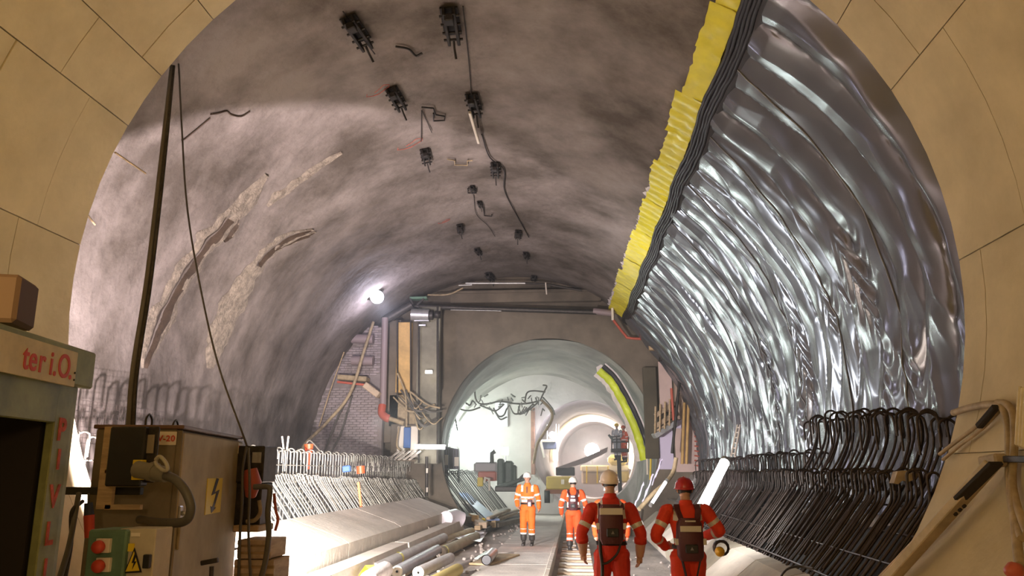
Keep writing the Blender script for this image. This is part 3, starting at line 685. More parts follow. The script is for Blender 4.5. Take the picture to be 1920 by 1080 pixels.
# mineral seepage on the left wall: groove with raised crusts
M_crust = mat('lime_crust', (0.27, 0.225, 0.17), 0.8, var=0.45, scale=7, bump=0.8, bscale=18)
M_groove = mat('wet_brown', (0.065, 0.042, 0.026), 0.6, var=0.3, scale=5, bump=0.3)
def streak(pts, w0, w1, label, groove=(0.15, 0.6), dark=True):
    hp_ = [hit(*p) for p in pts]; hp_ = smooth_path([(h[0], h[1], 0) for h in hp_], 10); rows = []; n = len(hp_); K = 14
    for i, h in enumerate(hp_):
        t = i / (n - 1); w_ = (w0 + (w1 - w0) * t) * (1 + 0.5 * NZ(i * 0.22, 3, len(pts)) + 0.22 * NZ(i * 1.1, 9, len(pts))) * min(1, 0.25 + 5 * min(t, 1 - t)); cx, cz, r = sec(h.x); row = []
        for j in range(K + 1):
            s = j / K - 0.5; e = 1 - abs(2 * s) ** 2.5; g = math.exp(-((s + 0.05) / 0.16) ** 2)
            hh = 0.004 + (0.050 * e - (0.058 * g if dark and groove[0] < t < groove[1] + .4 else 0)) * (1 + 0.5 * NZ(i * 0.3, j * 0.8, 2))
            y = h.x + s * w_ * 1.6 + 0.05 * NZ(i * 0.25, 8, 1); row.append(spt(y, h.y + math.degrees(0.25 * s * w_ / r), vn(y, h.y * 0.1, 0) + hh))
        rows.append(row)
    dk = lambda i, j: 1 if dark and groove[0] < i / n < groove[1] + .4 and abs(j - K * 0.45) < 2.9 + 0.8 * NZ(i * .2, 0, 4) else 0
    o = MB().grid(rows, mfun=dk).build('seepage_streak', [M_crust, M_groove], fix=False); return tag(o, label, 'seepage', 'seepage streaks on the left wall')
streak([(500, 328), (462, 378), (418, 418), (372, 476), (332, 540), (298, 612), (268, 690)], 0.40, 0.62, 'long tan seepage streak with a dark brown groove, nearest on the left wall', (0.28, 0.62))
streak([(585, 428), (540, 446), (490, 486), (450, 545), (418, 610), (392, 690)], 0.30, 0.85, 'wide tan seepage streak right of the long grooved one', (0.0, 0.02))
streak([(640, 285), (590, 318), (545, 350), (500, 385)], 0.12, 0.22, 'thin high seepage streak above the other two', dark=False)
streak([(445, 405), (430, 432), (415, 450)], 0.20, 0.35, 'short dark seepage patch beside the long groove', (0.0, 0.6))
streak([(590, 432), (555, 448), (515, 468)], 0.12, 0.22, 'short dark seepage patch at the head of the wide streak', (0.0, 0.6))
# cracks
for q, lab in (([(395, 215), (410, 212), (425, 208), (432, 214), (450, 216), (467, 206)], 'ragged crack near the shade line on the left'), ([(340, 262), (350, 258), (395, 222)], 'fine crack rising to the ragged one')):
    cable('crack', on_vault(q, 0.02), 0.012, M_groove, lab, 'crack', k=3)
# ================================================================== END WALL FITTINGS
YE = 26.6
# brick wall at the left of the end wall
bw = thing('brick_wall', 'mauve-grey brick wall closing the left corner behind the upright bars', 'wall', (-7.4, 26.0, 0.4)); bw['kind'] = 'structure'; del bw['category']
b = MB(); b.box((-7.55, 26.25, 3.4), (2.5, 0.3, 6.4)); P(b, 'backing', M_mort, bw)
bm_ = MB().box((0, 0, 0), (0.232, 0.05, 0.068), ch=0.004).mesh('brick', M_brick); nb = 0; rest = MB()
cx26, cz26, r26 = sec(26.0)
for k in range(78):
    z = 0.45 + 0.08 * k
    xl = cx26 - math.sqrt(max(0, (r26 - 0.05) ** 2 - (z - cz26) ** 2)); x = -6.42 - (0.12 if k % 2 else 0)
    if 4.60 < z < 4.95: continue
    while x - 0.12 > max(xl, -8.75):
        pos = (x - 0.12, 26.085 + random.uniform(-.006, .006), z)
        if nb < 300 and 1.9 < z < 4.6:
            o = bpy.data.objects.new('brick', bm_); COL.objects.link(o); o.location = pos; child_world(o, bw); nb += 1
        else: rest.box(pos, (0.232, 0.05, 0.068), ch=0.004)
        x -= 0.244
o = P(rest, 'brick_courses', M_brick, bw, fix=False); o['kind'] = 'stuff'
# ledge and the two horizontal rolls
lg = thing('ledge', 'soiled timber ledge with a red edge jutting from the brick wall', 'ledge', at(675, 725, 25.6))
P(MB().bar(at(636, 708, 25.7), at(690, 712, 25.7), 0.5, 0.16, ch=0.02), 'ledge_board', M_hose, lg)
P(MB().bar(at(632, 716, 25.4), at(688, 722, 25.4), 0.06, 0.07, ch=0.01), 'red_edge', M_redp, lg)
P(MB().bar(at(686, 722, 25.6), at(712, 742, 25.6), 0.5, 0.20, ch=0.02), 'ledge_board', M_plank, lg)
for y, lab in ((635, 'upper dull horizontal roll on the brick wall'), (676, 'lower dull horizontal roll on the brick wall')):
    a, c = at(660, y, 25.75), at(700, y + 1, 25.75); solo(MB().tube([a, c], 0.16, 14), 'pipe_roll', M_pipe, lab, 'pipe', 'rolls on the brick wall')
cable('wall_hose', [at(700, 604, 25.6), at(682, 660, 25.2), at(655, 740, 24.6), at(610, 795, 24.0), at(574, 830, 23.2), at(566, 848, 23)], 0.05, M_hose, 'long pale hose hanging down over the brick wall', 'hose', n=8)
cable('wall_hose', [at(655, 740, 25.6), at(630, 790, 25.2), at(608, 850, 25.0)], 0.03, M_cabl, 'dark hose crossing behind the long pale one', 'hose')
cable('wall_hose', [at(660, 742, 25.8), at(640, 810, 25.6), at(620, 850, 25.4)], 0.03, M_cabl, 'second dark hose on the brick wall, steeper', 'hose')
cable('wall_wire', [at(645, 660, 25.5), at(620, 730, 25.2), at(598, 800, 24.8)], 0.02, M_wood, 'rusty wire down the left edge of the brick wall', 'wire')
# downpipe
dp = thing('downpipe', 'mauve downpipe with a red elbow on the column', 'pipe', at(718, 780, 25.7))
P(MB().tube([at(722, 596, 25.7), at(718, 762, 25.7)], 0.11, 12), 'pipe', M_pipe, dp)
P(MB().tube(smooth_path([at(717, 760, 25.7), at(716, 775, 25.6), at(724, 783, 25.5), at(730, 785, 25.5)], 4), 0.13, 12), 'elbow', M_redp, dp)
P(MB().tube([at(728, 784, 25.5), at(757, 794, 25.5)], 0.075, 10), 'branch', M_hose, dp)
P(MB().tube([at(719, 602, 26.0), at(772, 571, 26.0)], 0.15, 12), 'sloping_pipe', M_darkst, dp)
# formwork column
fw = thing('formwork_column', 'tall column of dark and yellow formwork panels at the left of the second tunnel', 'column', at(770, 870, 26.3))
for (x0, y0, x1, y1, yy, m_, lab) in ((727, 600, 745, 830, 26.3, M_face, None), (745, 604, 769, 736, 26.1, M_wood_y, 'bright yellow-brown panel'), (769, 590, 784, 750, 26.25, M_face, None),
        (784, 575, 820, 870, 26.2, mat('green_grey_panel', (0.24, 0.22, 0.16), 0.7, var=0.4, scale=1.2), None), (730, 740, 784, 800, 26.3, M_hose, None), (733, 795, 786, 860, 26.25, M_face, None), (745, 799, 757, 862, 26.1, M_labw, 'pale strip'), (757, 801, 769, 840, 26.05, M_blue, 'blue strip'), (770, 799, 785, 858, 26.1, M_labw, 'pale strip')):
    P(pbox(x0, y0, x1, y1, yy, 0.3, MB(), ch=0.02), 'panel', m_, fw, lab)
for x in (745, 770, 785, 820):
    P(MB().tube([at(x, 600 if x < 780 else 575, 26.0), at(x, 745 if x < 780 else 868, 26.0)], 0.03, 6), 'edge_bar', M_darkst, fw)
P(MB().tube([at(852 - 30, 735, 25.8), at(852 - 30, 640, 25.8)], 0.025, 6), 'edge_bar', M_darkst, fw)
solo(pbox(835 - 38, 694, 846 - 36, 700, 25.8, 0.1, MB(), ch=0.01), 'small_lamp', glow('lamp_small', (1, .95, .85), 2.5), 'tiny lit lamp on the green-grey column panel', 'lamp')
rng = random.Random(3)
for i in range(11):
    x0, y0 = rng.uniform(735, 775), rng.uniform(728, 750); x1, y1 = rng.uniform(790, 832), rng.uniform(745, 790)
    cable('loose_cable', [at(x0, y0, 25.9), at((x0 + x1) / 2 + rng.uniform(-8, 8), max(y0, y1) + rng.uniform(-4, 16), 25.6), at(x1, y1, 25.9)], rng.uniform(0.02, 0.035), M_hose if i % 2 else M_cabl, 'dusty loose cable drooping across the formwork column', group='loose cables on the column')
for q in ([(770, 735), (800, 758), (825, 765)], [(745, 700), (760, 740), (762, 800)], [(748, 800), (744, 835), (752, 845)]):
    cable('loose_cable', [at(x, y, 25.7) for x, y in q], 0.03, M_hose, 'dusty loose cable drooping across the formwork column', group='loose cables on the column')
# beams and pipes under the crown
hb = thing('header_beam', 'long dark pipe with a bright lower edge spanning above the second tunnel', 'pipe', at(960, 580, 26.2))
P(MB().tube([at(765, 574, 26.3), at(1140, 586, 26.3)], 0.085, 12), 'pipe', M_darkst, hb)
P(MB().tube([at(1112, 583, 26.3), at(1152, 588, 26.3)], 0.11, 12), 'sleeve', M_pipe, hb)
P(pbox(1146, 577, 1151, 600, 26.1, 0.06, MB(), ch=0.01), 'flange', M_labw, hb)
P(MB().tube([at(845, 581, 26.15), at(940, 583, 26.15)], 0.015, 6), 'lit_edge', M_galv, hb)
tr = thing('crown_rod', 'bright thin rod under the crown above the dark pipe', 'rod', at(960, 530, 26.4))
P(MB().tube([at(873, 531, 26.2), at(985, 531, 26.2)], 0.035, 8), 'rod', M_galv, tr)
P(MB().tube([at(860, 535, 26.2), at(885, 534, 26.2)], 0.025, 8), 'rod_end', M_galv, tr)
P(MB().tube([at(985, 531, 26.2), at(1025, 533, 26.2), at(1092, 545, 26.2)], 0.035, 8), 'rod_tail', M_darkst, tr)
P(MB().tube([at(1023, 530, 26.1), at(1025, 552, 26.1)], 0.025, 6), 'bracket', M_labw, tr)
solo(MB().box(at(985, 556, 26.85), (5.2, 0.35, 0.42), ch=0.03).box(at(985, 547, 26.75), (4.9, 0.3, 0.10), ch=0.02), 'lintel_beam', M_face, 'dull concrete lintel beam between the rod and the dark pipe', 'beam')
cable('crown_cable', [at(802, 553, 26.3), at(840, 552, 26.2), at(868, 540, 26.2)], 0.03, M_hose, 'pale cable looping from the fan to the bright rod')
fn = thing('ventilation_fan', 'grey cylindrical fan with brackets under the left end of the dark pipe', 'fan', at(795, 592, 26.0))
P(MB().tube([at(772, 590, 26.0), at(805, 591, 26.0)], 0.21, 16), 'casing', M_galv, fn)
P(MB().tube([at(806, 591, 26.0), at(812, 591, 26.0)], 0.16, 14), 'inlet', M_darkst, fn)
P(MB().lathe([(0.04, -0.1), (0.12, -0.1), (0.12, 0.1), (0.04, 0.1), (0.04, -0.1)], at(820, 590, 26.0), (1, .3, 0), 14), 'motor', M_darkst, fn)
P(pbox(776, 600, 804, 602, 25.9, 0.3, MB(), ch=0.005), 'foot_plate', M_galv, fn)
P(pbox(785, 608, 798, 611, 25.9, 0.2, MB(), ch=0.005), 'lower_plate', M_galv, fn)
P(pbox(768, 556, 800, 560, 26.0, 0.3, MB(), ch=0.01), 'top_rail', M_teal, fn)
P(MB().bar(at(769, 560, 26.0), at(774, 571, 26.0), 0.06, 0.06).bar(at(782, 572, 26.0), at(795, 560, 26.0), 0.06, 0.06), 'strut', M_darkst, fn)
cable('side_pipe', [at(1150, 600, 26.2), at(1172, 628, 26.4), at(1182, 634, 26.4), at(1240, 637, 26.4)], 0.045, M_redp, 'rust-red pipe bending right under the yellow edge', 'pipe', n=8)
solo(pbox(1217, 645, 1238, 656, 26.2, 0.25, MB(), ch=0.02), 'junction_box', M_wood, 'small tan box at the right of the second tunnel', 'box')
solo(pbox(1236, 660, 1262, 676, 26.5, 0.4, MB(), ch=0.03), 'bracket_beam', M_darkst, 'dark stub beam under the membrane edge', 'beam')
solo(pbox(1205, 688, 1237, 860, 26.75, 0.22, MB(), ch=0.02), 'right_column', mat('olive_pier', (0.09, 0.075, 0.048), 0.9, var=0.3, scale=1), 'dark olive pier right of the second tunnel mouth', 'pier')
# wall lamp on the left vault
wl = thing('wall_lamp', 'round bluish-white work lamp high on the left vault', 'lamp', at(707, 557, 23.3))
P(MB().lathe([(0, -0.02), (0.17, -0.02), (0.20, 0.0), (0.17, 0.03), (0, 0.05)], at(707, 557, 23.3), (0.2, -1, -0.3), 20), 'bulb', glow('lamp_blue', (0.85, 0.85, 1.0), 40), wl)
P(MB().lathe([(0.21, -0.03), (0.22, 0.10), (0.10, 0.16), (0, 0.16), (0.16, 0.05), (0.2, -0.02)], at(706, 557, 23.32), (-0.2, 1, 0.3), 16), 'hood', M_darkst, wl)
# tube lamp on the column foot
tl = thing('tube_lamp', 'glowing horizontal tube lamp at the foot of the formwork column', 'lamp', at(805, 840, 25.4))
P(MB().tube([at(779, 838, 25.3), at(834, 839, 25.3)], 0.055, 8), 'tube', glow('tube_white', (1, 0.97, 0.95), 22), tl)
P(MB().bar(at(777, 834, 25.42), at(836, 835, 25.42), 0.06, 0.04), 'fitting', M_galv, tl)
sr = thing('slat_rack', 'leaning rack of pale slats below the blue strip', 'rack', at(755, 865, 25))
for k in range(5): P(MB().bar(at(728 + 10 * k, 862, 24.6), at(748 + 10 * k, 846, 25.2), 0.07, 0.03), 'slat', M_labw, sr)
P(MB().bar(at(724, 862, 24.7), at(780, 864, 24.7), 0.06, 0.05), 'rail', M_face, sr)

# ================================================================== SECOND TUNNEL
# side floodlight (washed-out glow)
sl = thing('flood_light', 'blinding white floodlight on a mast in the left of the second tunnel', 'lamp', at(858, 815, 35.0))
P(pbox(838, 792, 880, 836, 35.0, 0.25, MB(), ch=0.03), 'lamp_head', glow('flood_white', (0.88, 1, 0.95), 40), sl)
P(MB().tube([at(860, 836, 35.2), at(860, 905, 35.2)], 0.05, 8), 'mast', M_darkst, sl)
P(pbox(884, 850, 918, 868, 35.4, 0.3, MB(), ch=0.03), 'lamp_head', glow('flood_white2', (0.9, 1, 1), 12), sl)
# site cabin with ribs and two windows
sb = thing('site_cabin', 'dark ribbed site cabin with two bright windows in the second tunnel', 'cabin', at(850, 880, 31))
P(MB().add([at(x, y, yy) for yy in (30.5, 33) for x, y in ((804, 832), (860, 842), (860, 880), (804, 880))], [(0, 1, 2, 3), (7, 6, 5, 4), (0, 4, 5, 1), (1, 5, 6, 2), (2, 6, 7, 3), (3, 7, 4, 0)]), 'body', mat('cabin_grey', (0.16, 0.15, 0.19), 0.6), sb)
for k in range(12): P(MB().bar(at(807 + 4.6 * k, 836 + k * .8, 30.45), at(807 + 4.6 * k, 878, 30.45), 0.03, 0.03), 'rib', M_darkst, sb)
for x0, y0, x1, y1 in ((834, 853, 840, 872), (852, 857, 860, 874)): P(pbox(x0, y0, x1, y1, 30.4, 0.04, MB(), ch=0.0), 'window', M_labw, sb)
# red-grey engine and stack
en = thing('engine', 'rust-red engine block with an upright exhaust in the second tunnel', 'engine', at(910, 900, 33))
P(pbox(888, 866, 932, 886, 33, 0.8, MB(), ch=0.08), 'hood', mat('grey_hood', (0.36, 0.32, 0.33), 0.5), en)
P(pbox(896, 884, 930, 902, 33, 0.9, MB(), ch=0.04), 'block', M_redp, en)
P(MB().tube([at(922, 868, 33), at(922, 850, 33), at(928, 846, 33)], 0.09, 8), 'exhaust', M_darkst, en)
P(MB().tube([at(908, 905, 32), at(910, 896, 32), at(917, 898, 32), at(918, 920, 32)], 0.05, 8), 'white_pipe', M_labw, en)
P(pbox(895, 895, 905, 912, 32.6, 0.3, MB(), ch=0.02), 'filter', M_sigy, en)
# tarpaulined dark plant
pt = thing('drilling_plant', 'dark green-grey plant machine left of the standing worker', 'machine', at(955, 915, 33))
M_dg = mat('plant_green', (0.10, 0.13, 0.11), 0.6, var=0.3, scale=3)
P(pbox(932, 860, 944, 918, 32, 0.5, MB(), ch=0.06), 'cylinder_stack', M_dg, pt)
P(pbox(945, 864, 962, 916, 32.2, 0.6, MB(), ch=0.08), 'tank', M_dg, pt)
P(pbox(960, 872, 968, 914, 32.4, 0.6, MB(), ch=0.06), 'tank', M_dg, pt)
P(MB().tube([at(930, 915, 31.6), at(975, 900, 31.6), at(985, 896, 31.6)], 0.08, 8), 'boom', M_dg, pt)
P(MB().tube(smooth_path([at(972, 902, 31.4), at(978, 893, 31.4), at(986, 890, 31.4), at(990, 905, 31.4)], 4), 0.04, 6), 'hose', M_cabl, pt)
P(pbox(928, 912, 980, 922, 31.5, 1.2, MB(), ch=0.03), 'skid', M_darkst, pt)
ql = thing('square_lamp', 'small square lit panel on a thin post before the pale wall', 'lamp', at(947, 870, 36))
P(pbox(941, 838, 953, 853, 36, 0.08, MB(), ch=0.01), 'panel', glow('panel_white', (1, 0.97, 0.9), 5), ql)
P(MB().tube([at(948, 853, 36.1), at(948, 900, 36.1)], 0.03, 6), 'post', M_galv, ql)
# white notice box on the pale wall, brown edge of the wall
solo(pbox(928, 752, 952, 800, 37.8, 0.15, MB(), ch=0.02).prism([at(935, 758, 37.75), at(951, 752, 37.75), at(951, 763, 37.75)], (0, -0.1, 0)), 'wall_panel', mat('pale_panel', (0.72, 0.72, 0.74), 0.6), 'pale panel with hanging cables on the far concrete wall', 'panel')
solo(pbox(995, 764, 1003, 890, 37.4, 0.5, MB(), ch=0.02), 'corner_post', mat('rust_post', (0.42, 0.22, 0.15), 0.7, var=0.5, scale=2), 'rusty brown corner post between the pale wall and the far tunnel', 'post')
# tangle of cables slung below the vault
M_tang = mat('tangle_cable', (0.14, 0.13, 0.11), 0.6)
for q in ([(825, 768), (845, 750), (852, 748), (862, 766), (880, 770), (900, 764)], [(890, 732), (892, 748), (900, 757), (918, 757), (935, 753), (960, 755)], [(850, 748), (862, 735), (874, 722)], [(848, 755), (853, 780), (858, 808)],
          [(955, 756), (985, 757), (1010, 752)], [(984, 754), (988, 737), (1000, 733), (1022, 735)], [(1012, 752), (1020, 735), (1025, 724), (1018, 722)], [(955, 760), (965, 776), (985, 770), (1000, 757)], [(975, 756), (972, 776), (990, 770), (1008, 755)], [(1018, 745), (1035, 765), (1040, 778)],
          [(865, 748), (880, 760), (886, 752), (892, 758)], [(830, 778), (835, 795), (825, 812), (808, 828)], [(925, 765), (935, 780), (945, 778), (950, 766)], [(928, 772), (938, 786), (950, 782)], [(900, 760), (915, 766), (930, 770), (945, 758)]):
    cable('slung_cable', [at(x, y, 33.5 + 0.02 * (x - 900)) for x, y in q], 0.038, M_tang, 'dark slung cable in the tangle under the second vault', group='tangle under the second vault', n=6)
b = MB(); rg = random.Random(5)
for k in range(40):
    x, y = rg.uniform(892, 1020), rg.uniform(744, 768); b.tube([at(x, y, 34), at(x + rg.uniform(-9, 9), y + rg.uniform(-10, 16), 34 + rg.uniform(-.3, .3))], 0.03, 4)
tag(b.build('wire_ends', M_tang), 'bristling dark wire ends in the tangle under the second vault', 'wire', kind='stuff')
cable('hanging_hose', [at(1015, 750, 34), at(1032, 768, 34), at(1035, 785, 34), at(1022, 810, 34), at(1008, 832, 34), at(1000, 870, 34)], 0.06, M_hose, 'pale hose hanging from the tangle down the corner', 'hose', n=8)
# deck with lamp
dk_ = thing('work_deck', 'white-edged work deck with a bright lamp beside the far tunnel', 'deck', at(1035, 835, 38.0))
P(pbox(1012, 824, 1042, 829, 37.4, 0.5, MB(), ch=0.02), 'deck_plate', M_labw, dk_)
P(pbox(1017, 829, 1043, 842, 37.5, 0.4, MB(), ch=0.02), 'apron', mat('shade_blue', (0.16, 0.17, 0.24), 0.8), dk_)
P(MB().tube([at(1013, 826, 37.4), at(1021, 858, 37.4)], 0.06, 6), 'strut', M_labw, dk_)
P(MB().lathe([(0, 0), (0.16, 0), (0.16, 0.08), (0, 0.10)], at(1036, 816, 37.6), (0, -1, 0), 16), 'lamp', glow('deck_white', (0.9, 0.9, 1), 60), dk_)
for x in (1026, 1043, 1048): P(MB().tube([at(x, 795, 37.8), at(x, 826, 37.8)], 0.03, 6), 'post', M_galv, dk_)
# arch lining ring in the far tunnel, lamplight on it painted as emission
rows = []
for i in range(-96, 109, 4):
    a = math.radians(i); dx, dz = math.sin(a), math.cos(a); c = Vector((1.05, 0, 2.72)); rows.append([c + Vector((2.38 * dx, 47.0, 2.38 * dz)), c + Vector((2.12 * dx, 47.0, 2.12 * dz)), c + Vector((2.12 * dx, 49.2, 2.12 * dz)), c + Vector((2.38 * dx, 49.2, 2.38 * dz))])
solo(MB().grid(rows, smooth=False), 'arch_formwork', glow('arch_lamplight', (1.0, 0.90, 0.62), 1.6), 'cream arch frame inside the far tunnel, its lamplight put in as glow', 'arch')
fl2 = thing('far_lamp', 'dazzling white lamp in the middle of the far tunnel', 'lamp', at(1110, 845, 51))
P(MB().lathe([(0, 0.1), (0.36, 0.08), (0.46, 0.0), (0.36, -0.1), (0, -0.12)], at(1110, 845, 51), (0, -1, 0), 20), 'lamp_head', glow('far_white', (1, 0.98, 0.95), 60), fl2)
P(MB().tube([at(1110, 856, 51.1), at(1110, 900, 51.1)], 0.05, 6), 'mast', M_darkst, fl2)
# conveyor boom and yellow plant in the far tunnel
cv = thing('conveyor', 'grey conveyor boom slanting up inside the far tunnel', 'conveyor', at(1070, 885, 45))
P(MB().add([at(x, y, yy) for yy in (44.5, 45.5) for x, y in ((1045, 876), (1095, 858), (1140, 838), (1138, 848), (1098, 868), (1050, 882))], [(0, 1, 4, 5), (1, 2, 3, 4), (11, 10, 7, 6), (10, 9, 8, 7), (0, 6, 7, 1), (1, 7, 8, 2), (5, 4, 10, 11), (4, 3, 9, 10), (0, 5, 11, 6), (2, 8, 9, 3)]), 'boom', mat('conveyor_grey', (0.36, 0.32, 0.30), 0.6), cv)
P(pbox(1042, 876, 1078, 892, 44.5, 0.8, MB(), ch=0.04), 'undercarriage', M_darkst, cv)
ym = thing('yellow_plant', 'mustard-yellow plant box on wheels between the walking workers', 'machine', at(1050, 920, 38))
P(pbox(1024, 893, 1073, 918, 36.5, 1.2, MB(), ch=0.05), 'body', mat('mustard', (0.50, 0.36, 0.05), 0.5, var=0.2, scale=2), ym)
P(pbox(1052, 899, 1058, 908, 36.4, 0.05, MB(), ch=0.0), 'plate', M_labw, ym)
P(pbox(1022, 917, 1072, 926, 36.6, 1.2, MB(), ch=0.03), 'chassis', mat('rust_chassis', (0.30, 0.12, 0.06), 0.7), ym)
for x in (1026, 1066):
    P(MB().lathe([(0.10, -0.12), (0.28, -0.12), (0.28, 0.12), (0.10, 0.12), (0.10, -0.12)], at(x, 931, 36.7), (1, 0, 0), 14), 'wheel', M_black, ym)
yb = thing('yellow_jumbo', 'pale yellow drilling rig filling the right of the far tunnel', 'machine', at(1160, 900, 49))
M_py = mat('pale_yellow', (0.80, 0.66, 0.28), 0.6, var=0.3, scale=1.5)
P(pbox(1140, 852, 1178, 872, 48, 1.0, MB(), ch=0.2), 'upper_body', M_py, yb)
P(pbox(1088, 872, 1180, 884, 48.2, 1.2, MB(), ch=0.08), 'deck', M_labw, yb)
P(pbox(1090, 884, 1150, 908, 48.6, 1.2, MB(), ch=0.1), 'lower_body', mat('pink_grey', (0.55, 0.46, 0.42), 0.7), yb)
P(pbox(1152, 872, 1180, 905, 48.3, 1.0, MB(), ch=0.1), 'cab', M_py, yb)
for x in (1100, 1120, 1140): P(MB().tube([at(x, 874, 48.0), at(x, 906, 48.0)], 0.04, 6), 'rail_post', M_sigy, yb)
# basket lift
bl = thing('basket_lift', 'dark work basket raised at the right of the far tunnel', 'lift', at(1165, 846, 41.5))
P(pbox(1146, 841, 1180, 848, 41.2, 0.9, MB(), ch=0.02), 'basket_floor', M_darkst, bl)
for x in (1147, 1156, 1179): P(MB().tube([at(x, 818, 41.2), at(x, 842, 41.2)], 0.03, 6), 'post', M_darkst, bl)
P(MB().tube([at(1146, 820, 41.2), at(1162, 818, 41.2)], 0.03, 6), 'rail', M_darkst, bl)
P(MB().tube([at(1146, 829, 41.2), at(1180, 829, 41.2)], 0.03, 6), 'rail', M_darkst, bl)
P(MB().tube([at(1141, 815, 41.2), at(1150, 826, 41.2)], 0.06, 6), 'tool_arm', M_dg, bl)
P(MB().bar(at(1160, 848, 41.8), at(1163, 925, 42.2), 0.2, 0.2), 'mast', M_darkst, bl)

# yellow and black membrane edge in the second tunnel
me2 = thing('membrane_edge', 'loose yellow, black and white membrane edge arching down the second tunnel', 'membrane', at(1190, 780, 28))
path = [(1124, 693), (1145, 713), (1165, 745), (1185, 785), (1200, 825), (1210, 862)]
def ribbon(offs, m_, name, Y0, dy, jag=0.0):
    sp_ = smooth_path([at(x, y, Y0) for x, y in path], 8); rows = []
    for i, p in enumerate(sp_):
        t = (sp_[min(i + 1, len(sp_) - 1)] - sp_[max(i - 1, 0)]).normalized(); nn = Vector((t.z, 0, -t.x)); nn = nn if nn.x > 0 else -nn
        rows.append([p + nn * (o_ + jag * NZ(i * .5, o_ * 5, 1)) + Vector((0, dy * (k % 2) + 0.05 * NZ(i * 0.4, k, 3), 0)) for k, o_ in enumerate(offs)])
    P(MB().grid(rows), name, m_, me2, fix=False)
ribbon([-0.30, -0.16, -0.08], M_fleece, 'fleece', 27.9, 0.03, 0.05)
ribbon([-0.16, -0.06, 0.02, 0.10], mat('lime_strip', (0.66, 0.78, 0.02), 0.4, var=0.2, scale=2), 'yellow_strip', 27.75, 0.06, 0.03)
ribbon([0.10, 0.16, 0.22, 0.26], M_rib, 'black_strip', 27.7, 0.05, 0.01)
ribbon([0.26, 0.31], M_fleece, 'white_edge', 27.7, 0.0)
P(MB().prism([at(1118, 688, 27.9), at(1127, 683, 27.9), at(1153, 700, 27.9), at(1140, 712, 27.9), at(1122, 712, 27.9)], (0, 0.04, 0)), 'fleece_flap', M_fleece, me2)
P(MB().tube([at(1221, 840, 27.5), at(1219, 900, 27.5)], 0.035, 6), 'yellow_post', M_sigy, me2)
P(MB().tube([at(1213, 850, 27.5), at(1214, 890, 27.5)], 0.035, 6), 'white_post', M_labw, me2)

# ================================================================== RIGHT: scaffold tower between the end wall and the membrane
st = thing('stair_tower', 'pinkish board-clad stair tower squeezed behind the far end of the membrane', 'tower', at(1265, 870, 27.4))
M_pink = mat('pink_board', (0.60, 0.45, 0.40), 0.7, var=0.12, scale=1.5)
M_lil = mat('lilac_board', (0.62, 0.56, 0.72), 0.7)
P(pbox(1234, 678, 1262, 772, 26.9, 0.05, MB(), ch=0.0), 'board', M_pink, st)
P(pbox(1262, 672, 1310, 790, 26.95, 0.05, MB(), ch=0.0), 'board', mat('tan_board', (0.40, 0.29, 0.22), 0.7), st)
P(pbox(1234, 800, 1264, 880, 26.88, 0.06, MB(), ch=0.0), 'board', M_lil, st)
P(pbox(1264, 790, 1320, 885, 26.9, 0.05, MB(), ch=0.0), 'board', M_pink, st)
P(pbox(1265, 788, 1282, 803, 26.8, 0.05, MB(), ch=0.0), 'board', M_lil, st)
for x0, y0, x1, y1 in ((1228, 780, 1264, 756), (1228, 800, 1264, 776), (1228, 812, 1264, 790)): P(MB().bar(at(x0, y0, 26.2), at(x1, y1, 26.4), 0.05, 0.14, ch=0.01), 'guard_board', M_plank, st)
P(MB().bar(at(1226, 818, 26.2), at(1266, 792, 26.4), 0.3, 0.16, ch=0.01), 'stair_flight', M_galv, st)
for x in (1228, 1237, 1246, 1255): P(MB().tube([at(x, 816 - (x - 1228) * .65, 26.1), at(x + 1, 762 - (x - 1228) * .5, 26.1)], 0.03, 6), 'post', M_wood, st)
P(MB().tube([at(1259, 728, 26.0), at(1263, 788, 26.0)], 0.045, 6), 'post', M_redp, st)
P(MB().tube([at(1274, 715, 26.0), at(1260, 850, 25.8)], 0.045, 6), 'post', M_darkst, st)
for x in (1283, 1291): P(MB().tube([at(x, 755, 26.5), at(x - 4, 870, 26.5)], 0.05, 6), 'yellow_post', M_wood_y, st)
for k in range(9): P(MB().tube([at(1302, 800 + 9 * k, 26.5), at(1312, 802 + 9 * k, 26.5)], 0.025, 5), 'rung', M_redp, st)
# ladder leaning on the membrane foot
ld = thing('ladder', 'short pale ladder leaning against the silver sheeting', 'ladder', at(1384, 858, 18))
a, b2, c, d2 = at(1371, 855, 18.0), at(1383, 797, 18.8), at(1378, 856, 17.9), at(1388, 797, 18.7)
P(MB().tube([a, b2], 0.022, 6), 'stile', M_labw, ld); P(MB().tube([c, d2], 0.022, 6), 'stile', M_labw, ld)
for k in range(6): P(MB().tube([a.lerp(b2, (k + .5) / 6), c.lerp(d2, (k + .5) / 6)], 0.014, 5), 'rung', M_labw, ld)
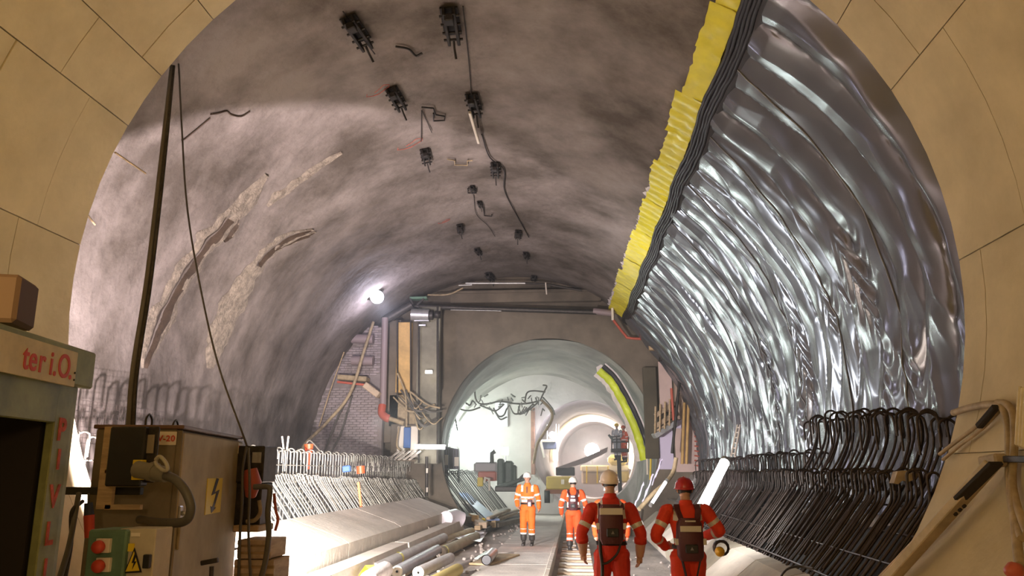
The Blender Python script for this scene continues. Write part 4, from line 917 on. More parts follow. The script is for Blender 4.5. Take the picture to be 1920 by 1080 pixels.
# ================================================================== FLOOR ITEMS
# concrete walkway slabs and kerb edge along the sunken track
wk = thing('walkway', 'pale dusty concrete walkway slab path beside the sunken track', 'walkway', (-1.2, 20, 0)); wk['kind'] = 'structure'; del wk['category']
y = 10.0; k = 0
while y < 36:
    L = 2.4; b = MB(); b.box((-1.28, y + L / 2, -0.06), (1.36, L - 0.012, 0.13), ch=0.012); P(b, 'slab', M_slab, wk); y += L; k += 1
y = 10.0
while y < 36:
    b = MB(); b.box((-0.56, y + 0.75, -0.05), (0.10, 1.485, 0.22), ch=0.012); P(b, 'kerb_stone', M_kerb, wk); y += 1.5
for i in range(26):
    y = 10.5 + 0.55 * i; o = solo(MB().box((-0.02, 0, 0), (0.72, 0.20, 0.10), ch=0.012), 'sleeper', M_plank if i % 2 else M_slab, 'pale track sleeper lying in the sunken track bed', 'sleeper', 'sleepers of the sunken track')
    o.location = (-0.02, y, -0.11)
# left shoulder: long sloped precast kerb units
prof = [(-5.0, 1.02), (-4.72, 1.10), (-3.86, 0.80), (-3.72, 0.72), (-3.72, 0.30), (-3.85, 0.05), (-5.0, 0.05)]
def extr(prof, y0, y1, m_, name, lab, cat, group=None):
    pl = [Vector((x, y0, z)) for x, z in prof]; return solo(MB().prism(pl, (0, y1 - y0, 0)), name, m_, lab, cat, group)
for i, (y0, y1) in enumerate(((9.3, 13.4), (13.43, 17.4), (17.43, 21.2), (21.23, 24.6))):
    extr(prof, y0, y1, M_kerb, 'kerb_unit', ['glaring white kerb unit at the foot of the near left bars', 'second long precast kerb unit along the left bars', 'third long precast kerb unit along the left bars', 'last precast kerb unit, with a clear square end, on the left'][i], 'kerb', 'precast kerb units on the left')
extr([(-3.66, 0.50), (-3.36, 0.48), (-3.34, 0.20), (-3.36, 0.02), (-3.66, 0.02)], 9.6, 16.4, M_kerb, 'long_beam', 'long concrete beam in front of the kerb units, nearer one', 'beam', 'long concrete beams')
extr([(-3.62, 0.50), (-3.34, 0.48), (-3.30, 0.24), (-3.32, 0.02), (-3.62, 0.02)], 16.43, 24.2, M_kerb, 'long_beam', 'long concrete beam in front of the kerb units, farther one', 'beam', 'long concrete beams')
extr([(-3.30, 0.18), (-3.10, 0.18), (-3.10, 0.01), (-3.30, 0.01)], 15.0, 25.0, M_plank, 'low_plank', 'flat plank lying along the foot of the long beam', 'plank')
# rolls of material lying toward the camera
M_roll = mat('grey_wrap', (0.50, 0.46, 0.44), 0.55, var=0.2, scale=4, bump=0.3)
M_roll2 = mat('slate_wrap', (0.34, 0.33, 0.36), 0.4, var=0.15, scale=4, bump=0.15)
M_tan = mat('tan_wrap', (0.55, 0.43, 0.22), 0.6, var=0.2, scale=3)
def roll(a, b_, r, m_, lab, ends=M_labw, ties=()):
    a, b_ = Vector(a), Vector(b_); t = thing('material_roll', lab, 'roll', (a + b_) / 2 - Vector((0, 0, r)), group='rolls of sheeting on the floor')
    n = 12; pts = [a.lerp(b_, i / n) for i in range(n + 1)]; rr = [r * (1 + 0.05 * NZ(i * 0.7, a.x * 3, r * 9)) for i in range(n + 1)]
    P(MB().tube(pts, rr, 14, cap=False), 'wrap', m_, t, fix=False); ax = (b_ - a).normalized()
    for e, s in ((a, -1), (b_, 1)): P(MB().lathe([(0.22 * r, -0.03), (0.22 * r, 0.0), (r * 0.98, 0.004), (r * 0.98, -0.02)], e, ax * s, 14), 'roll_end', ends, t)
    for q in ties: P(MB().tube([a.lerp(b_, q), a.lerp(b_, q + 0.02)], r * 1.05, 14, cap=False), 'tie', M_yel, t)
    return t
def gz(px, py, z): return atZ(px, py, z)
roll(gz(727, 994, 0.62), gz(797, 967, 0.62), 0.115, M_tan, 'tan roll with a white end lying on the long beam', ties=(0.9,))
roll(gz(700, 1068, 0.28), gz(832, 1008, 0.28), 0.11, M_roll, 'grey-wrapped roll, second from the beam', ties=(0.25,))
roll(gz(744, 1072, 0.24), gz(820, 1030, 0.24), 0.10, M_roll2, 'slate-grey ribbed roll between two wrapped ones')
roll(gz(784, 1074, 0.22), gz(844, 1046, 0.22), 0.10, M_roll, 'grey-wrapped roll nearest the walkway')
roll(gz(740, 1040, 0.16), gz(815, 1014, 0.16), 0.10, M_roll, 'grey-wrapped roll lying right against the low plank')
roll(gz(812, 1022, 0.16), gz(884, 996, 0.16), 0.11, M_tan, 'long tan roll behind the grey-wrapped ones', ties=(0.1,))
roll(gz(826, 1036, 0.14), gz(893, 1006, 0.14), 0.12, mat('khaki_wrap', (0.42, 0.37, 0.24), 0.7, var=0.2, scale=3), 'khaki roll beside the long tan one', ties=(0.05,))
roll(gz(690, 1088, 0.34), gz(722, 1068, 0.34), 0.13, M_fleece, 'fat white roll end at the bottom of the picture')
roll(gz(806, 1096, 0.12), gz(858, 1068, 0.12), 0.11, mat('mustard_wrap', (0.42, 0.33, 0.10), 0.7), 'mustard-coloured roll at the bottom of the pile')
# yellow scrap at the pile's foot
solo(MB().prism([gz(672, 1080, .35), gz(684, 1063, .42), (gz(706, 1062, .42)), gz(690, 1068, .38), gz(684, 1082, .3)], (0, 0.02, 0.02)), 'yellow_scrap', M_yel, 'folded yellow sheeting scrap by the fat white roll', 'scrap')
cable('rope_tie', [gz(800, 985, 0.52), gz(804, 990, 0.50), gz(802, 1000, 0.35), gz(803, 1008, 0.2)], 0.012, M_labw, 'white rope tied over the long beam', 'rope')
# white plastic roll with loose sheet
wr = thing('plastic_roll', 'fat white plastic roll with its loose sheet spread on the floor', 'roll', gz(850, 1000, 0))
P(MB().tube([gz(836, 972, 0.60), gz(852, 970, 0.58), gz(866, 975, 0.50)], [0.20, 0.24, 0.22], 16), 'roll_body', mat('white_plastic', (0.72, 0.66, 0.70), 0.35, bump=0.2, bscale=6), wr)
P(MB().tube([gz(858, 975, 0.5), gz(856, 990, 0.2)], [0.16, 0.12], 12), 'roll_tail', MATS['white_plastic'], wr)
rows = [[gz(862 + 52 * i / 8 - j * 2.2, 990 + i * 1.0 + j * 3.0, 0.12 + 0.05 * math.sin(i * 1.1 + j) + 0.06 * (1 - i / 8)) for j in range(7)] for i in range(9)]
P(MB().grid(rows), 'loose_sheet', MATS['white_plastic'], wr, fix=False)
# timber pile with blue board
tp = thing('timber_pile', 'jumble of brown timbers and blocks beside the standing worker', 'timber', gz(920, 985, 0))
for k, (x0, y0, x1, y1, z, w_, m_) in enumerate(((875, 980, 925, 985, .2, .22, M_wood), (905, 995, 975, 965, .12, .20, M_darkst), (895, 990, 950, 962, .25, .18, M_wood), (880, 968, 905, 985, .3, .25, M_plank), (925, 978, 968, 962, .3, .14, M_wood), (915, 972, 955, 956, .45, .12, M_plank), (930, 985, 972, 975, .18, .2, M_face), (865, 962, 885, 975, .35, .3, M_face), (940, 968, 975, 955, .3, .16, M_hose))):
    P(MB().bar(gz(x0, y0, z), gz(x1, y1, z), w_, w_ * .7, ch=0.015), 'timber', m_, tp)
solo(MB().bar(gz(868, 925, 0.95), gz(925, 975, 0.35), 0.42, 0.05, ch=0.008), 'blue_board', mat('blue_board', (0.18, 0.25, 0.45), 0.5, var=0.2, scale=2), 'pale blue board leaning on the timber pile', 'board')
dr_ = thing('yellow_reel', 'small yellow cable reel standing in the timber pile', 'reel', gz(906, 985, 0.1))
for o_ in (0, 0.14): P(MB().lathe([(0.02, 0), (0.11, 0), (0.11, 0.02), (0.02, 0.02)], gz(905, 978, 0.28) + Vector((0.02, o_, 0)), (0, 1, 0), 16), 'flange', M_sigy, dr_)
P(MB().tube([gz(905, 978, 0.28), gz(905, 978, 0.28) + Vector((0.02, 0.15, 0))], 0.05, 10), 'core', M_wood, dr_)
solo(MB().bar(gz(884, 968, .42), gz(892, 972, .42), 0.2, 0.2, ch=0.02), 'tan_block', M_wood_y, 'small tan wooden block at the end of the blue board', 'block')
# short black pipe on the walkway
sp2 = thing('short_pipe', 'short silver-grey pipe with a black bore lying on the walkway', 'pipe', gz(915, 1055, 0))
a, c = gz(912, 1050, 0.14), gz(925, 1036, 0.14)
P(MB().tube([a, c], 0.105, 18, cap=False), 'pipe_wall', M_galv, sp2, fix=False); P(MB().tube([a, c], 0.088, 18, cap=True), 'pipe_bore', M_blackrub, sp2, fix=False)
P(MB().bar(gz(893, 1048, 0.06), gz(915, 1034, 0.10), 0.10, 0.02, ch=0.004), 'loose_flap', M_galv, sp2)
solo(MB().bar(gz(900, 1058, 0.02), gz(955, 1040, 0.02), 0.5, 0.04, ch=0.01), 'cardboard_sheet', M_wood, 'flat brown sheet lying under the short pipe', 'sheet')
# rubble on the floor
b = MB(); rg = random.Random(9)
for k in range(260):
    x, y = rg.choice([rg.uniform(-3.1, -1.9), rg.uniform(0.5, 2.3)]), rg.uniform(11, 32); s = rg.uniform(0.02, 0.09)
    b.box((x, y, fz(x, y) + s * .4), (s, s * rg.uniform(.6, 1.4), s * .8), Matrix.Rotation(rg.uniform(0, 3), 3, 'Z') @ Matrix.Rotation(rg.uniform(0, 1), 3, 'X'), ch=s * .2)
tag(b.build('rubble', M_floor), 'small grey rubble strewn over the tunnel floor', 'rubble', kind='stuff')
# orange bits among the left bars
ob = thing('orange_lamp', 'orange hand lamp hooked over the upper left bars', 'lamp', at(579, 845, 17.0))
P(MB().tube([at(579, 833, 17), at(579, 850, 17)], [0.10, 0.07], 12), 'lamp_head', M_orange, ob); P(MB().tube([at(579, 850, 17), at(577, 880, 17)], 0.035, 8), 'grip', M_orange, ob)
P(MB().tube(smooth_path([at(572, 838, 17), at(579, 826, 17), at(588, 832, 17), at(600, 846, 17)], 4), 0.016, 6), 'loop', M_cabl, ob)
solo(MB().tube([at(676, 874, 17.6), at(677, 888, 17.6)], 0.09, 10), 'orange_bollard', M_orange, 'bright orange plastic bollard between the two rows of left bars', 'bollard')
solo(MB().tube([at(672, 905, 16.2), at(677, 950, 16.0)], 0.03, 8), 'orange_strap', mat('orange_faded', (0.40, 0.13, 0.05), 0.6), 'faded orange strap behind the slanting bars', 'strap')
solo(MB().bar(at(643, 880, 17.8), at(658, 878, 17.8), 0.15, 0.14, ch=0.02), 'blue_tin', M_blue, 'blue tin between the two rows of left bars', 'tin')
for x in (532, 538): solo(MB().bar(at(x, 842, 14.9), at(x - 3 + (x - 532), 818, 14.9), 0.035, 0.02), 'stick', M_labw, 'pale wooden stick poking above the left bars, %s' % ('left of two' if x == 532 else 'right of two'), 'stick', 'pale sticks')
# post with reflectors between the row and the second tunnel
ps = thing('marker_post', 'slim dark post with pale reflectors at the end of the left bars', 'post', (-4.9, 26.0, 0.3))
P(MB().tube([at(800, 856, 25.5), at(800, 930, 25.5)], 0.05, 8), 'post', M_darkst, ps)
for y in (878, 914): P(pbox(799, y, 802, y + 9, 25.4, 0.03, MB(), ch=0.0), 'reflector', M_labw, ps)
# ---- right side: concrete blocks at the foot of the bars
M_blk = mat('block_concrete', (0.42, 0.37, 0.28), 0.85, var=0.2, scale=2)
y = 8.2; k = 0
while y < 25:
    L = 1.75
    pl = [Vector((x, y, z)) for x, z in ((1.90, 0.26), (2.42, 0.68), (2.62, 0.72), (2.66, 0.55), (2.6, 0.30), (2.3, 0.03), (1.95, 0.0))]
    solo(MB().prism(pl, (0, L - 0.03, 0)), 'concrete_block', M_blk if k % 2 else M_kerb, 'sloping concrete block at the foot of the right bars, %s' % ['nearest', 'second', 'third', 'fourth', 'fifth', 'sixth', 'seventh', 'eighth', 'ninth', 'farthest'][k], 'block', 'sloping blocks along the right bars'); y += L; k += 1
# smooth curved steel-grey invert sheets further in
M_inv = mat('smooth_invert', (0.40, 0.38, 0.36), 0.35, var=0.2, scale=1, metal=0.15)
for i in range(3):
    y0 = 16.5 + 4.6 * i; rows = []
    for j in range(14):
        t = j / 13; x = 1.95 + 1.75 * t; z = -0.03 + 1.75 * t ** 1.9 + 0.05
        rows.append([Vector((x, y0 + 4.4 * q / 4, z + 0.01 * NZ(x * 2, q))) for q in range(5)])
    b = MB(); b.grid(rows); b.grid([[p + Vector((0.02, 0, -0.05)) for p in r_] for r_ in rows]); b.grid([rows[0], [p + Vector((0.02, 0, -0.05)) for p in rows[0]]]); b.grid([[r_[0] for r_ in rows], [r_[0] + Vector((0.02, 0, -0.05)) for r_ in rows]])
    solo(b, 'curved_sheet', M_inv, ['smooth curved grey panel behind the bright tube lamp', 'smooth curved grey panel in the middle of the far right foot', 'smooth curved grey panel farthest at the right foot'][i], 'panel', 'curved panels at the right foot', fix=False)
# tube lamps standing on the curve
def tube_lamp(a, c, r, s, lab):
    t = thing('tube_lamp', lab, 'lamp', c); P(MB().tube([a, c], r, 10), 'tube', glow('lamp_tube_%g' % s, (1, 0.98, 0.96), s), t)
    d = (Vector(a) - Vector(c)).normalized(); P(MB().tube([Vector(a), Vector(a) + d * 0.08], r * 1.15, 10), 'end_cap', M_galv, t); P(MB().tube([Vector(c) - d * 0.08, Vector(c)], r * 1.15, 10), 'end_cap', M_galv, t)
tube_lamp(at(1358, 868, 13.4), at(1315, 953, 12.4), 0.075, 26, 'long glaring tube lamp leaning on the dark right bars')
tube_lamp(at(1248, 904, 19.0), at(1222, 944, 18.6), 0.035, 9, 'thin bright tube lamp further in, left of the red helmet')
cable('curved_edge', [at(1268, 858, 20), at(1262, 885, 20), at(1248, 905, 19.6), at(1225, 925, 19.2), at(1198, 955, 18.8)], 0.05, M_hose, 'tan curved edge strip on the right foot', 'strip', n=8)
cable('floor_cable', [at(1205, 955, 15), at(1203, 985, 15), at(1208, 1012, 15)], 0.022, M_cabl, 'dark cable loop standing up from the right floor')
cable('floor_cable', [gz(1455, 1095, .75), gz(1475, 1068, .8), gz(1500, 1062, .8), gz(1525, 1066, .8)], 0.014, M_cabl, 'thin cable over the nearest concrete blocks')
# lilac plastic sheets
for k, (x, y, z) in enumerate(((1232, 885, .6), (1215, 915, .4), (1196, 935, .3))):
    c = at(x, y, 21 - k); rows = [[c + Vector((0.28 * (i / 6 - .5) + 0.05 * NZ(i, j, k), 0.35 * (j / 6 - .5), 0.5 * (i / 6 - .5) * 1.3 + 0.09 * NZ(i * 1.3, j * 1.3, k + 4))) for j in range(7)] for i in range(7)]
    solo(MB().grid(rows, smooth=False), 'plastic_sheet', mat('lilac_plastic', (0.62, 0.56, 0.74), 0.3), 'crumpled lilac plastic sheet at the right foot, %s' % ['uppermost', 'middle', 'lowest'][k], 'sheet', 'crumpled lilac sheets', fix=False)
# yellow signal lamp behind the red-helmeted worker
sg2 = thing('yellow_lamp', 'small round yellow lamp in a dark bracket beside the red-helmeted worker', 'lamp', at(1352, 1040, 11.0))
P(MB().lathe([(0, 0), (0.055, 0), (0.065, 0.03), (0.05, 0.07), (0, 0.08)], at(1350, 1034, 11.0), (-0.3, -1, 0), 14), 'lens', mat('amber', (0.85, 0.50, 0.02), 0.3), sg2)
P(MB().lathe([(0.07, 0.0), (0.10, 0.0), (0.11, 0.10), (0.08, 0.14), (0.07, 0.02)], at(1353, 1028, 11.0), (0.1, 1, 0), 14), 'housing', M_darkst, sg2)
# ---- right foreground on the segmental lining
def hitN(px, py, off=0.0):
    v = ray(px, py); lo, hi = 0.5, 20
    for _ in range(50):
        mY = (lo + hi) / 2; p = CAMP + v * mY
        if math.hypot(p[0] - NC[0], p[2] - NC[1]) > NR - off: hi = mY
        else: lo = mY
    return Vector(CAMP + v * lo)
pk = thing('leaning_plank', 'pale plank with dark oil smears leaning along the lower right lining', 'plank', hitN(1760, 1000, .08))
P(MB().bar(hitN(1660, 1095, 0.10), hitN(1862, 868, 0.16), 0.16, 0.07, ch=0.008), 'plank', mat('oily_plank', (0.52, 0.43, 0.29), 0.7, var=0.3, scale=3), pk)
P(MB().bar(hitN(1648, 1090, 0.07), hitN(1800, 930, 0.10), 0.07, 0.05, ch=0.008), 'batten', M_plank, pk)
P(MB().bar(hitN(1800, 935, 0.20), hitN(1868, 868, 0.22), 0.12, 0.03, ch=0.004), 'oil_smear', M_int, pk)
P(MB().bar(hitN(1845, 868, 0.17), hitN(1878, 862, 0.17), 0.10, 0.10, ch=0.015), 'end_block', M_hose, pk)
for x, y in ((1790, 966), (1798, 958), (1806, 951)): P(MB().bar(hitN(x, y, 0.155), hitN(x + 4, y - 4, 0.155), 0.02, 0.02), 'slot', M_int, pk)
for q, r_, lab in (([(1788, 774), (1820, 764), (1860, 758), (1880, 766), (1890, 800), (1892, 850), (1893, 900), (1900, 960), (1916, 1010)], 0.032, 'outer tan hose looping over the lower right lining'), ([(1870, 755), (1888, 758), (1900, 780), (1902, 830), (1898, 900), (1908, 950), (1926, 1000)], 0.030, 'inner tan hose looping over the lower right lining'),
                 ([(1762, 852), (1790, 830), (1830, 800), (1868, 765)], 0.018, 'thin dusty hose rising along the lining'), ([(1768, 862), (1800, 835), (1840, 805), (1872, 772)], 0.016, 'second thin dusty hose rising along the lining'), ([(1897, 905), (1902, 960), (1908, 1030), (1912, 1060)], 0.034, 'tan hose dropping to the red valve')):
    cable('lining_hose', [hitN(x, y, 0.05 + r_) for x, y in q], r_, M_hose, lab, 'hose', n=8)
solo(MB().bar(hitN(1835, 800, .12), hitN(1868, 762, .13), 0.06, 0.05, ch=0.01), 'oil_rag', M_int, 'black oily patch on the thin hoses', 'rag')
bk = thing('cable_bracket', 'dark bracket holding a pale fluted plate at the right edge', 'bracket', hitN(1905, 860, .1))
P(MB().bar(hitN(1886, 861, 0.15), hitN(1935, 861, 0.15), 0.05, 0.05, ch=0.006), 'arm', M_darkst, bk)
for k in range(3): P(MB().bar(hitN(1908 + 6 * k, 836 + k * 2, 0.22), hitN(1914 + 6 * k, 726 + k * 2, 0.22), 0.035, 0.05, ch=0.01), 'plate_rib', M_sign, bk)
solo(MB().lathe([(0, 0), (0.05, 0), (0.06, 0.05), (0.03, 0.10), (0, 0.11)], hitN(1910, 1070, .10), (-1, -.4, 0), 14), 'red_valve', M_redp, 'dull red valve cap at the lower right corner', 'valve')
solo(MB().prism([at(x, y, 8.4) for x, y in ((1683, 884), (1700, 882), (1706, 890), (1725, 883), (1718, 898), (1705, 903), (1692, 901), (1684, 908), (1676, 906))], (0, 0.12, 0)), 'cloth_rag', M_hose, 'tan rag snagged on the dark bars by the opening', 'rag')
# strip nozzles: hoses along the near rebar top
# ================================================================== PEOPLE
M_skin = mat('skin', (0.55, 0.32, 0.22), 0.55)
M_hair = mat('dark_hair', (0.025, 0.02, 0.018), 0.6)
M_boot = mat('dark_boot', (0.05, 0.045, 0.04), 0.5)
M_pack = mat('maroon_pack', (0.085, 0.018, 0.022), 0.55, bump=0.1)
M_refl = mat('reflective_tape', (0.62, 0.58, 0.50), 0.35, metal=0.1)
M_reflb = mat('bright_tape', (0.90, 0.88, 0.84), 0.4)
def suit(name, col): return mat(name, col, 0.75, var=0.18, scale=5, bump=0.25, bscale=9)
def person(label, loc, rz, P_, cover, tape, helmet_col, pack=None, vox=0.011, group=None, H=1.0, tilt=0.0, face=False):
    """P_: joints in the figure's frame (x right, y forward, z up, metres); one continuous remeshed body"""
    t = thing('person', label, 'person', loc, rz, group)
    S = lambda k: Vector(P_[k])
    b = MB()
    def limb(pts, rs, n=14, flat=1.0):
        sp = smooth_path(pts, 4); m_ = len(sp); R = []
        for i in range(m_):
            u = i / 4.0; k = min(int(u), len(rs) - 2); f = u - k; R.append(rs[k] * (1 - f) + rs[k + 1] * f)
        R = [r * (1 + 0.035 * math.sin(i * 2.1 + pts[0][0] * 9)) for i, r in enumerate(R)]
        b.tube(sp, R, n, flat=flat)
    # torso: stacked elliptical rings, hips to collar
    hip, chest, neck = S('hip'), S('chest'), S('neck')
    rings = [(-0.10, .150, .115), (-0.02, .175, .130), (0.06, .170, .122), (0.14, .160, .112), (0.24, .172, .118), (0.36, .200, .130), (0.45, .196, .120), (0.51, .150, .100), (0.56, .092, .078), (0.60, .062, .064)]
    L = (neck - hip).length / 0.56; rows = []
    for z, rx, ry in rings:
        u = max(0, z) / 0.56; c = hip.lerp(neck, z / 0.56) + (chest - hip.lerp(neck, 0.6)) * math.sin(PI * min(1, u)) ** 1
        rows.append([c + Vector((rx * math.cos(a), ry * math.sin(a) * (1.0 if math.sin(a) > 0 else 1.0), 0)) for a in [2 * PI * k / 24 for k in range(24)]])
    b.grid(rows, closed=True); b.add(rows[0], [tuple(range(24))]); b.add(rows[-1], [tuple(range(24))])
    hd = S('head')
    # head with jaw, nose, ears
    bm = bmesh.new(); bmesh.ops.create_icosphere(bm, subdivisions=3, radius=1)
    vs = []
    for v in bm.verts:
        c = v.co; x, y, z = c.x * 0.077, c.y * 0.098, c.z * 0.118
        if z < 0: x *= 1 + z * 2.2; y = y * (1 + z * 1.2) + (-z) * 0.12
        vs.append(Vector((x, y, z)) + hd)
    fs = [[v.index for v in f.verts] for f in bm.faces]; bm.free(); b.add(vs, fs)
    b.tube([neck + Vector((0, 0, -0.05)), hd + Vector((0, -0.01, -0.05))], [0.066, 0.056], 12)
    b.tube([hd + Vector((0, 0.092, 0.012)), hd + Vector((0, 0.118, -0.022)), hd + Vector((0, 0.096, -0.034))], [0.010, 0.015, 0.012], 8)
    for s in (-1, 1): b.tube([hd + Vector((s * 0.074, -0.008, 0.02)), hd + Vector((s * 0.088, -0.014, 0.0)), hd + Vector((s * 0.076, -0.006, -0.028))], [0.013, 0.016, 0.010], 8)
    bones = []
    for s, c in ((-1, 'l'), (1, 'r')):
        sh, el, wr = S('sh_' + c), S('el_' + c), S('wr_' + c)
        limb([sh + Vector((-s * 0.06, 0, 0.0)), sh, sh.lerp(el, .5), el, el.lerp(wr, .5), wr], [.066, .086, .077, .068, .064, .045 if P_.get('cuff', 1) < .5 else .054])
        hnd = S('hand_' + c); d = (hnd - wr).normalized()
        side = Vector(P_.get('palm_' + c, (0, 1, 0))); side = (side - d * side.dot(d)).normalized(); nrm = d.cross(side)
        b.tube([wr - d * 0.03, wr + d * 0.03, wr + d * 0.075], [0.032, 0.040, 0.040], 10, flat=0.62)
        pl = wr + d * 0.075; curl = P_.get('curl', 0.45)
        for q, (o_, ln) in enumerate(((-0.030, .072), (-0.010, .082), (0.010, .078), (0.030, .062))):
            p0 = pl + side * o_ - d * 0.01; d1 = (d * math.cos(curl * .5) + nrm * (-s) * math.sin(curl * .5)); d2 = (d * math.cos(curl * 1.6) + nrm * (-s) * math.sin(curl * 1.6))
            b.tube([p0 - d * 0.02, p0, p0 + d1 * ln * .5, p0 + d1 * ln * .5 + d2 * ln * .5], [.011, .0105, .0095, .0080], 7)
        p0 = wr + d * 0.025 + side * 0.032; b.tube([wr + d * 0.01, p0, p0 + (d * .7 + side * .55) * .045, p0 + (d * .9 + side * .3) * .078], [.014, .014, .012, .009], 7)
        hp_, kn, an = S('hip_' + c), S('kn_' + c), S('an_' + c); toe = Vector(P_.get('toe_' + c, tuple(an + Vector((0, .16, -.06)))))
        limb([hp_ + Vector((0, 0, 0.06)), hp_, hp_.lerp(kn, .5), kn, kn.lerp(an, .45), an + Vector((0, 0, .05))], [.095, .118, .104, .090, .088, .076])
        b.tube([an + Vector((0, 0, .14)), an + Vector((0, -.01, .03)), an + Vector((0, -.02, -.02))], [.062, .052, .050], 12)
        b.tube([an + Vector((0, -.05, -.045)), an + (toe - an) * .5 + Vector((0, 0, -.02)), toe, toe + Vector((0, .03, .0))], [.042, .048, .042, .030], 12)
        bones += [(sh, el, 'ua', c), (el, wr, 'fa', c), (wr, hnd, 'hand', c), (hp_, kn, 'th', c), (kn, an, 'cf', c)]
    me = b.mesh('body', [cover, tape, M_skin, M_boot, M_hair])
    o = bpy.data.objects.new('body', me); COL.objects.link(o)
    rm = o.modifiers.new('r', 'REMESH'); rm.mode = 'VOXEL'; rm.voxel_size = vox; rm.use_smooth_shade = True
    sm = o.modifiers.new('s', 'SMOOTH'); sm.factor = 0.5; sm.iterations = 3 if vox < .009 else 2
    dg = bpy.context.evaluated_depsgraph_get(); dg.update(); me2 = bpy.data.meshes.new_from_object(o.evaluated_get(dg)); bpy.data.objects.remove(o)
    me2.materials.clear()
    for m_ in (cover, tape, M_skin, M_boot, M_hair): me2.materials.append(m_)
    nf = len(me2.polygons); co = np.zeros(nf * 3); me2.polygons.foreach_get('center', co); co = co.reshape(-1, 3); idx = np.zeros(nf, int)
    dist = np.full(nf, 1e9); par = np.zeros(nf); own = np.full(nf, -1)
    segs = [(tuple(hip), tuple(neck), 'tor', '')] + [(tuple(a), tuple(c_), k, s) for a, c_, k, s in bones] + [(tuple(hd), tuple(hd + Vector((0, 0, .02))), 'head', '')]
    rad = {'tor': .15, 'ua': .07, 'fa': .055, 'hand': .04, 'th': .095, 'cf': .07, 'head': .09}
    for q, (a, c_, k, s) in enumerate(segs):
        a, c_ = np.array(a), np.array(c_); ab = c_ - a; u = np.clip(((co - a) @ ab) / (ab @ ab), 0, 1); d = np.linalg.norm(co - a - u[:, None] * ab, axis=1) - rad[k]
        mk = d < dist; dist[mk] = d[mk]; par[mk] = u[mk]; own[mk] = q
    zz = co[:, 2]
    for q, (a, c_, k, s) in enumerate(segs):
        mk = own == q
        if k == 'hand': idx[mk] = 2
        if k == 'head': idx[mk] = 2
        if k == 'ua' and P_.get('tape_ua', True): idx[mk & (par > P_.get('ua0', .58)) & (par < P_.get('ua0', .58) + .18)] = 1
        if k == 'fa': 
            cu = P_.get('cuff', 1.0); idx[mk & (par > cu)] = 2; idx[mk & (par > .12) & (par < .32) & (cu > .5)] = 1
        if k == 'cf':
            idx[mk & (par > .06) & (par < .20)] = 1; idx[mk & (par > .42) & (par < .56)] = 1; idx[mk & (par > P_.get('boot', .60))] = 3
        if k == 'tor':
            idx[mk & (par > .20) & (par < .31)] = 1
            if P_.get('tape2', False): idx[mk & (par > .36) & (par < .46)] = 1
            idx[mk & (par > .97) & (zz > neck.z + .02)] = 2
    idx[(zz < P_.get('bootz', .12))] = 3
    # shoulder tapes
    shz = S('sh_l').z
    idx[(own == 0) & (zz > shz - .10) & (np.abs(np.abs(co[:, 0]) - .135) < .035) & (idx == 0)] = 1
    idx[(np.abs(co[:, 2] - hd.z + 0.0) < .2) & (co[:, 1] < hd.y + .03) & (zz > hd.z - .055) & (np.abs(co[:, 0] - hd.x) < .082) & (own == len(segs) - 1)] = 4
    me2.polygons.foreach_set('material_index', idx); me2.polygons.foreach_set('use_smooth', np.ones(nf, bool)); me2.update()
    body = bpy.data.objects.new('body', me2); COL.objects.link(body); body.parent = t
    # collar
    MB().lathe([(0.078, -0.02), (0.082, 0.0), (0.074, 0.045), (0.066, 0.05), (0.062, 0.0)], neck + Vector((0, -0.004, 0.0)), (0, 0.1, 1), 18).build('collar', cover, t)
    # helmet: domed shell with brim and ridge
    hc = hd + Vector((0, 0, 0.032)); ax = Vector((0, tilt, 1)).normalized(); q = Vector((0, 0, 1)).rotation_difference(ax).to_matrix(); rows = []
    for i in range(11):
        a = PI / 2 * i / 10; r = math.cos(a) ** 0.85 if i < 10 else 0.0
        rows.append([hc + q @ Vector((0.112 * r * math.cos(p), 0.135 * r * math.sin(p), 0.128 * math.sin(a) + (0.006 if abs(math.cos(p)) < .25 else 0) * (i > 1))) for p in [2 * PI * k / 28 for k in range(28)]])
    rim = [hc + q @ Vector((0.124 * math.cos(p), (0.152 if math.sin(p) < 0 else 0.178) * math.sin(p), -0.012)) for p in [2 * PI * k / 28 for k in range(28)]]
    rim2 = [hc + q @ Vector((0.105 * math.cos(p), 0.128 * math.sin(p), -0.006)) for p in [2 * PI * k / 28 for k in range(28)]]
    hm = MB().grid([rim2, rim] + rows, closed=True).build('helmet', mat(*helmet_col), t)
    if face:
        for s in (-1, 1): MB().lathe([(0, -.008), (.012, 0), (0, .008)], hd + Vector((s * .03, .090, .016)), (0, 1, 0), 8).build('eye', M_black, t)
        MB().box(hd + Vector((0, .094, -.052)), (.045, .01, .008)).build('mouth', M_redp, t)
    # belt
    bz = hip.lerp(neck, .13); rows = [[bz + Vector((rx * math.cos(a), rx * .72 * math.sin(a), dz)) for a in [2 * PI * k / 24 for k in range(24)]] for rx, dz in ((.176, -.02), (.183, -.018), (.183, .022), (.176, .024))]
    MB().grid(rows, closed=True).build('belt', M_black, t)
    if pack:
        w, z0, z1, dpt = pack['w'], pack['z0'], pack['z1'], pack['d']; yb = -0.125; g = thing_child('backpack', t)
        body_ = MB()
        zs = [(z0, .75), (z0 + .05, .95), ((z0 + z1) / 2, 1.0), (z1 - .06, .92), (z1, .70)]
        rows = []
        for z, f in zs:
            ww = w * f / 2; dd = dpt * (0.7 + .3 * f)
            cxx = pack.get('x', 0)
            rows.append([Vector((cxx + x, yb - y_, z)) for x, y_ in ((-ww, -.03), (-ww, dd * .7), (-ww * .85, dd), (ww * .85, dd), (ww, dd * .7), (ww, -.03))])
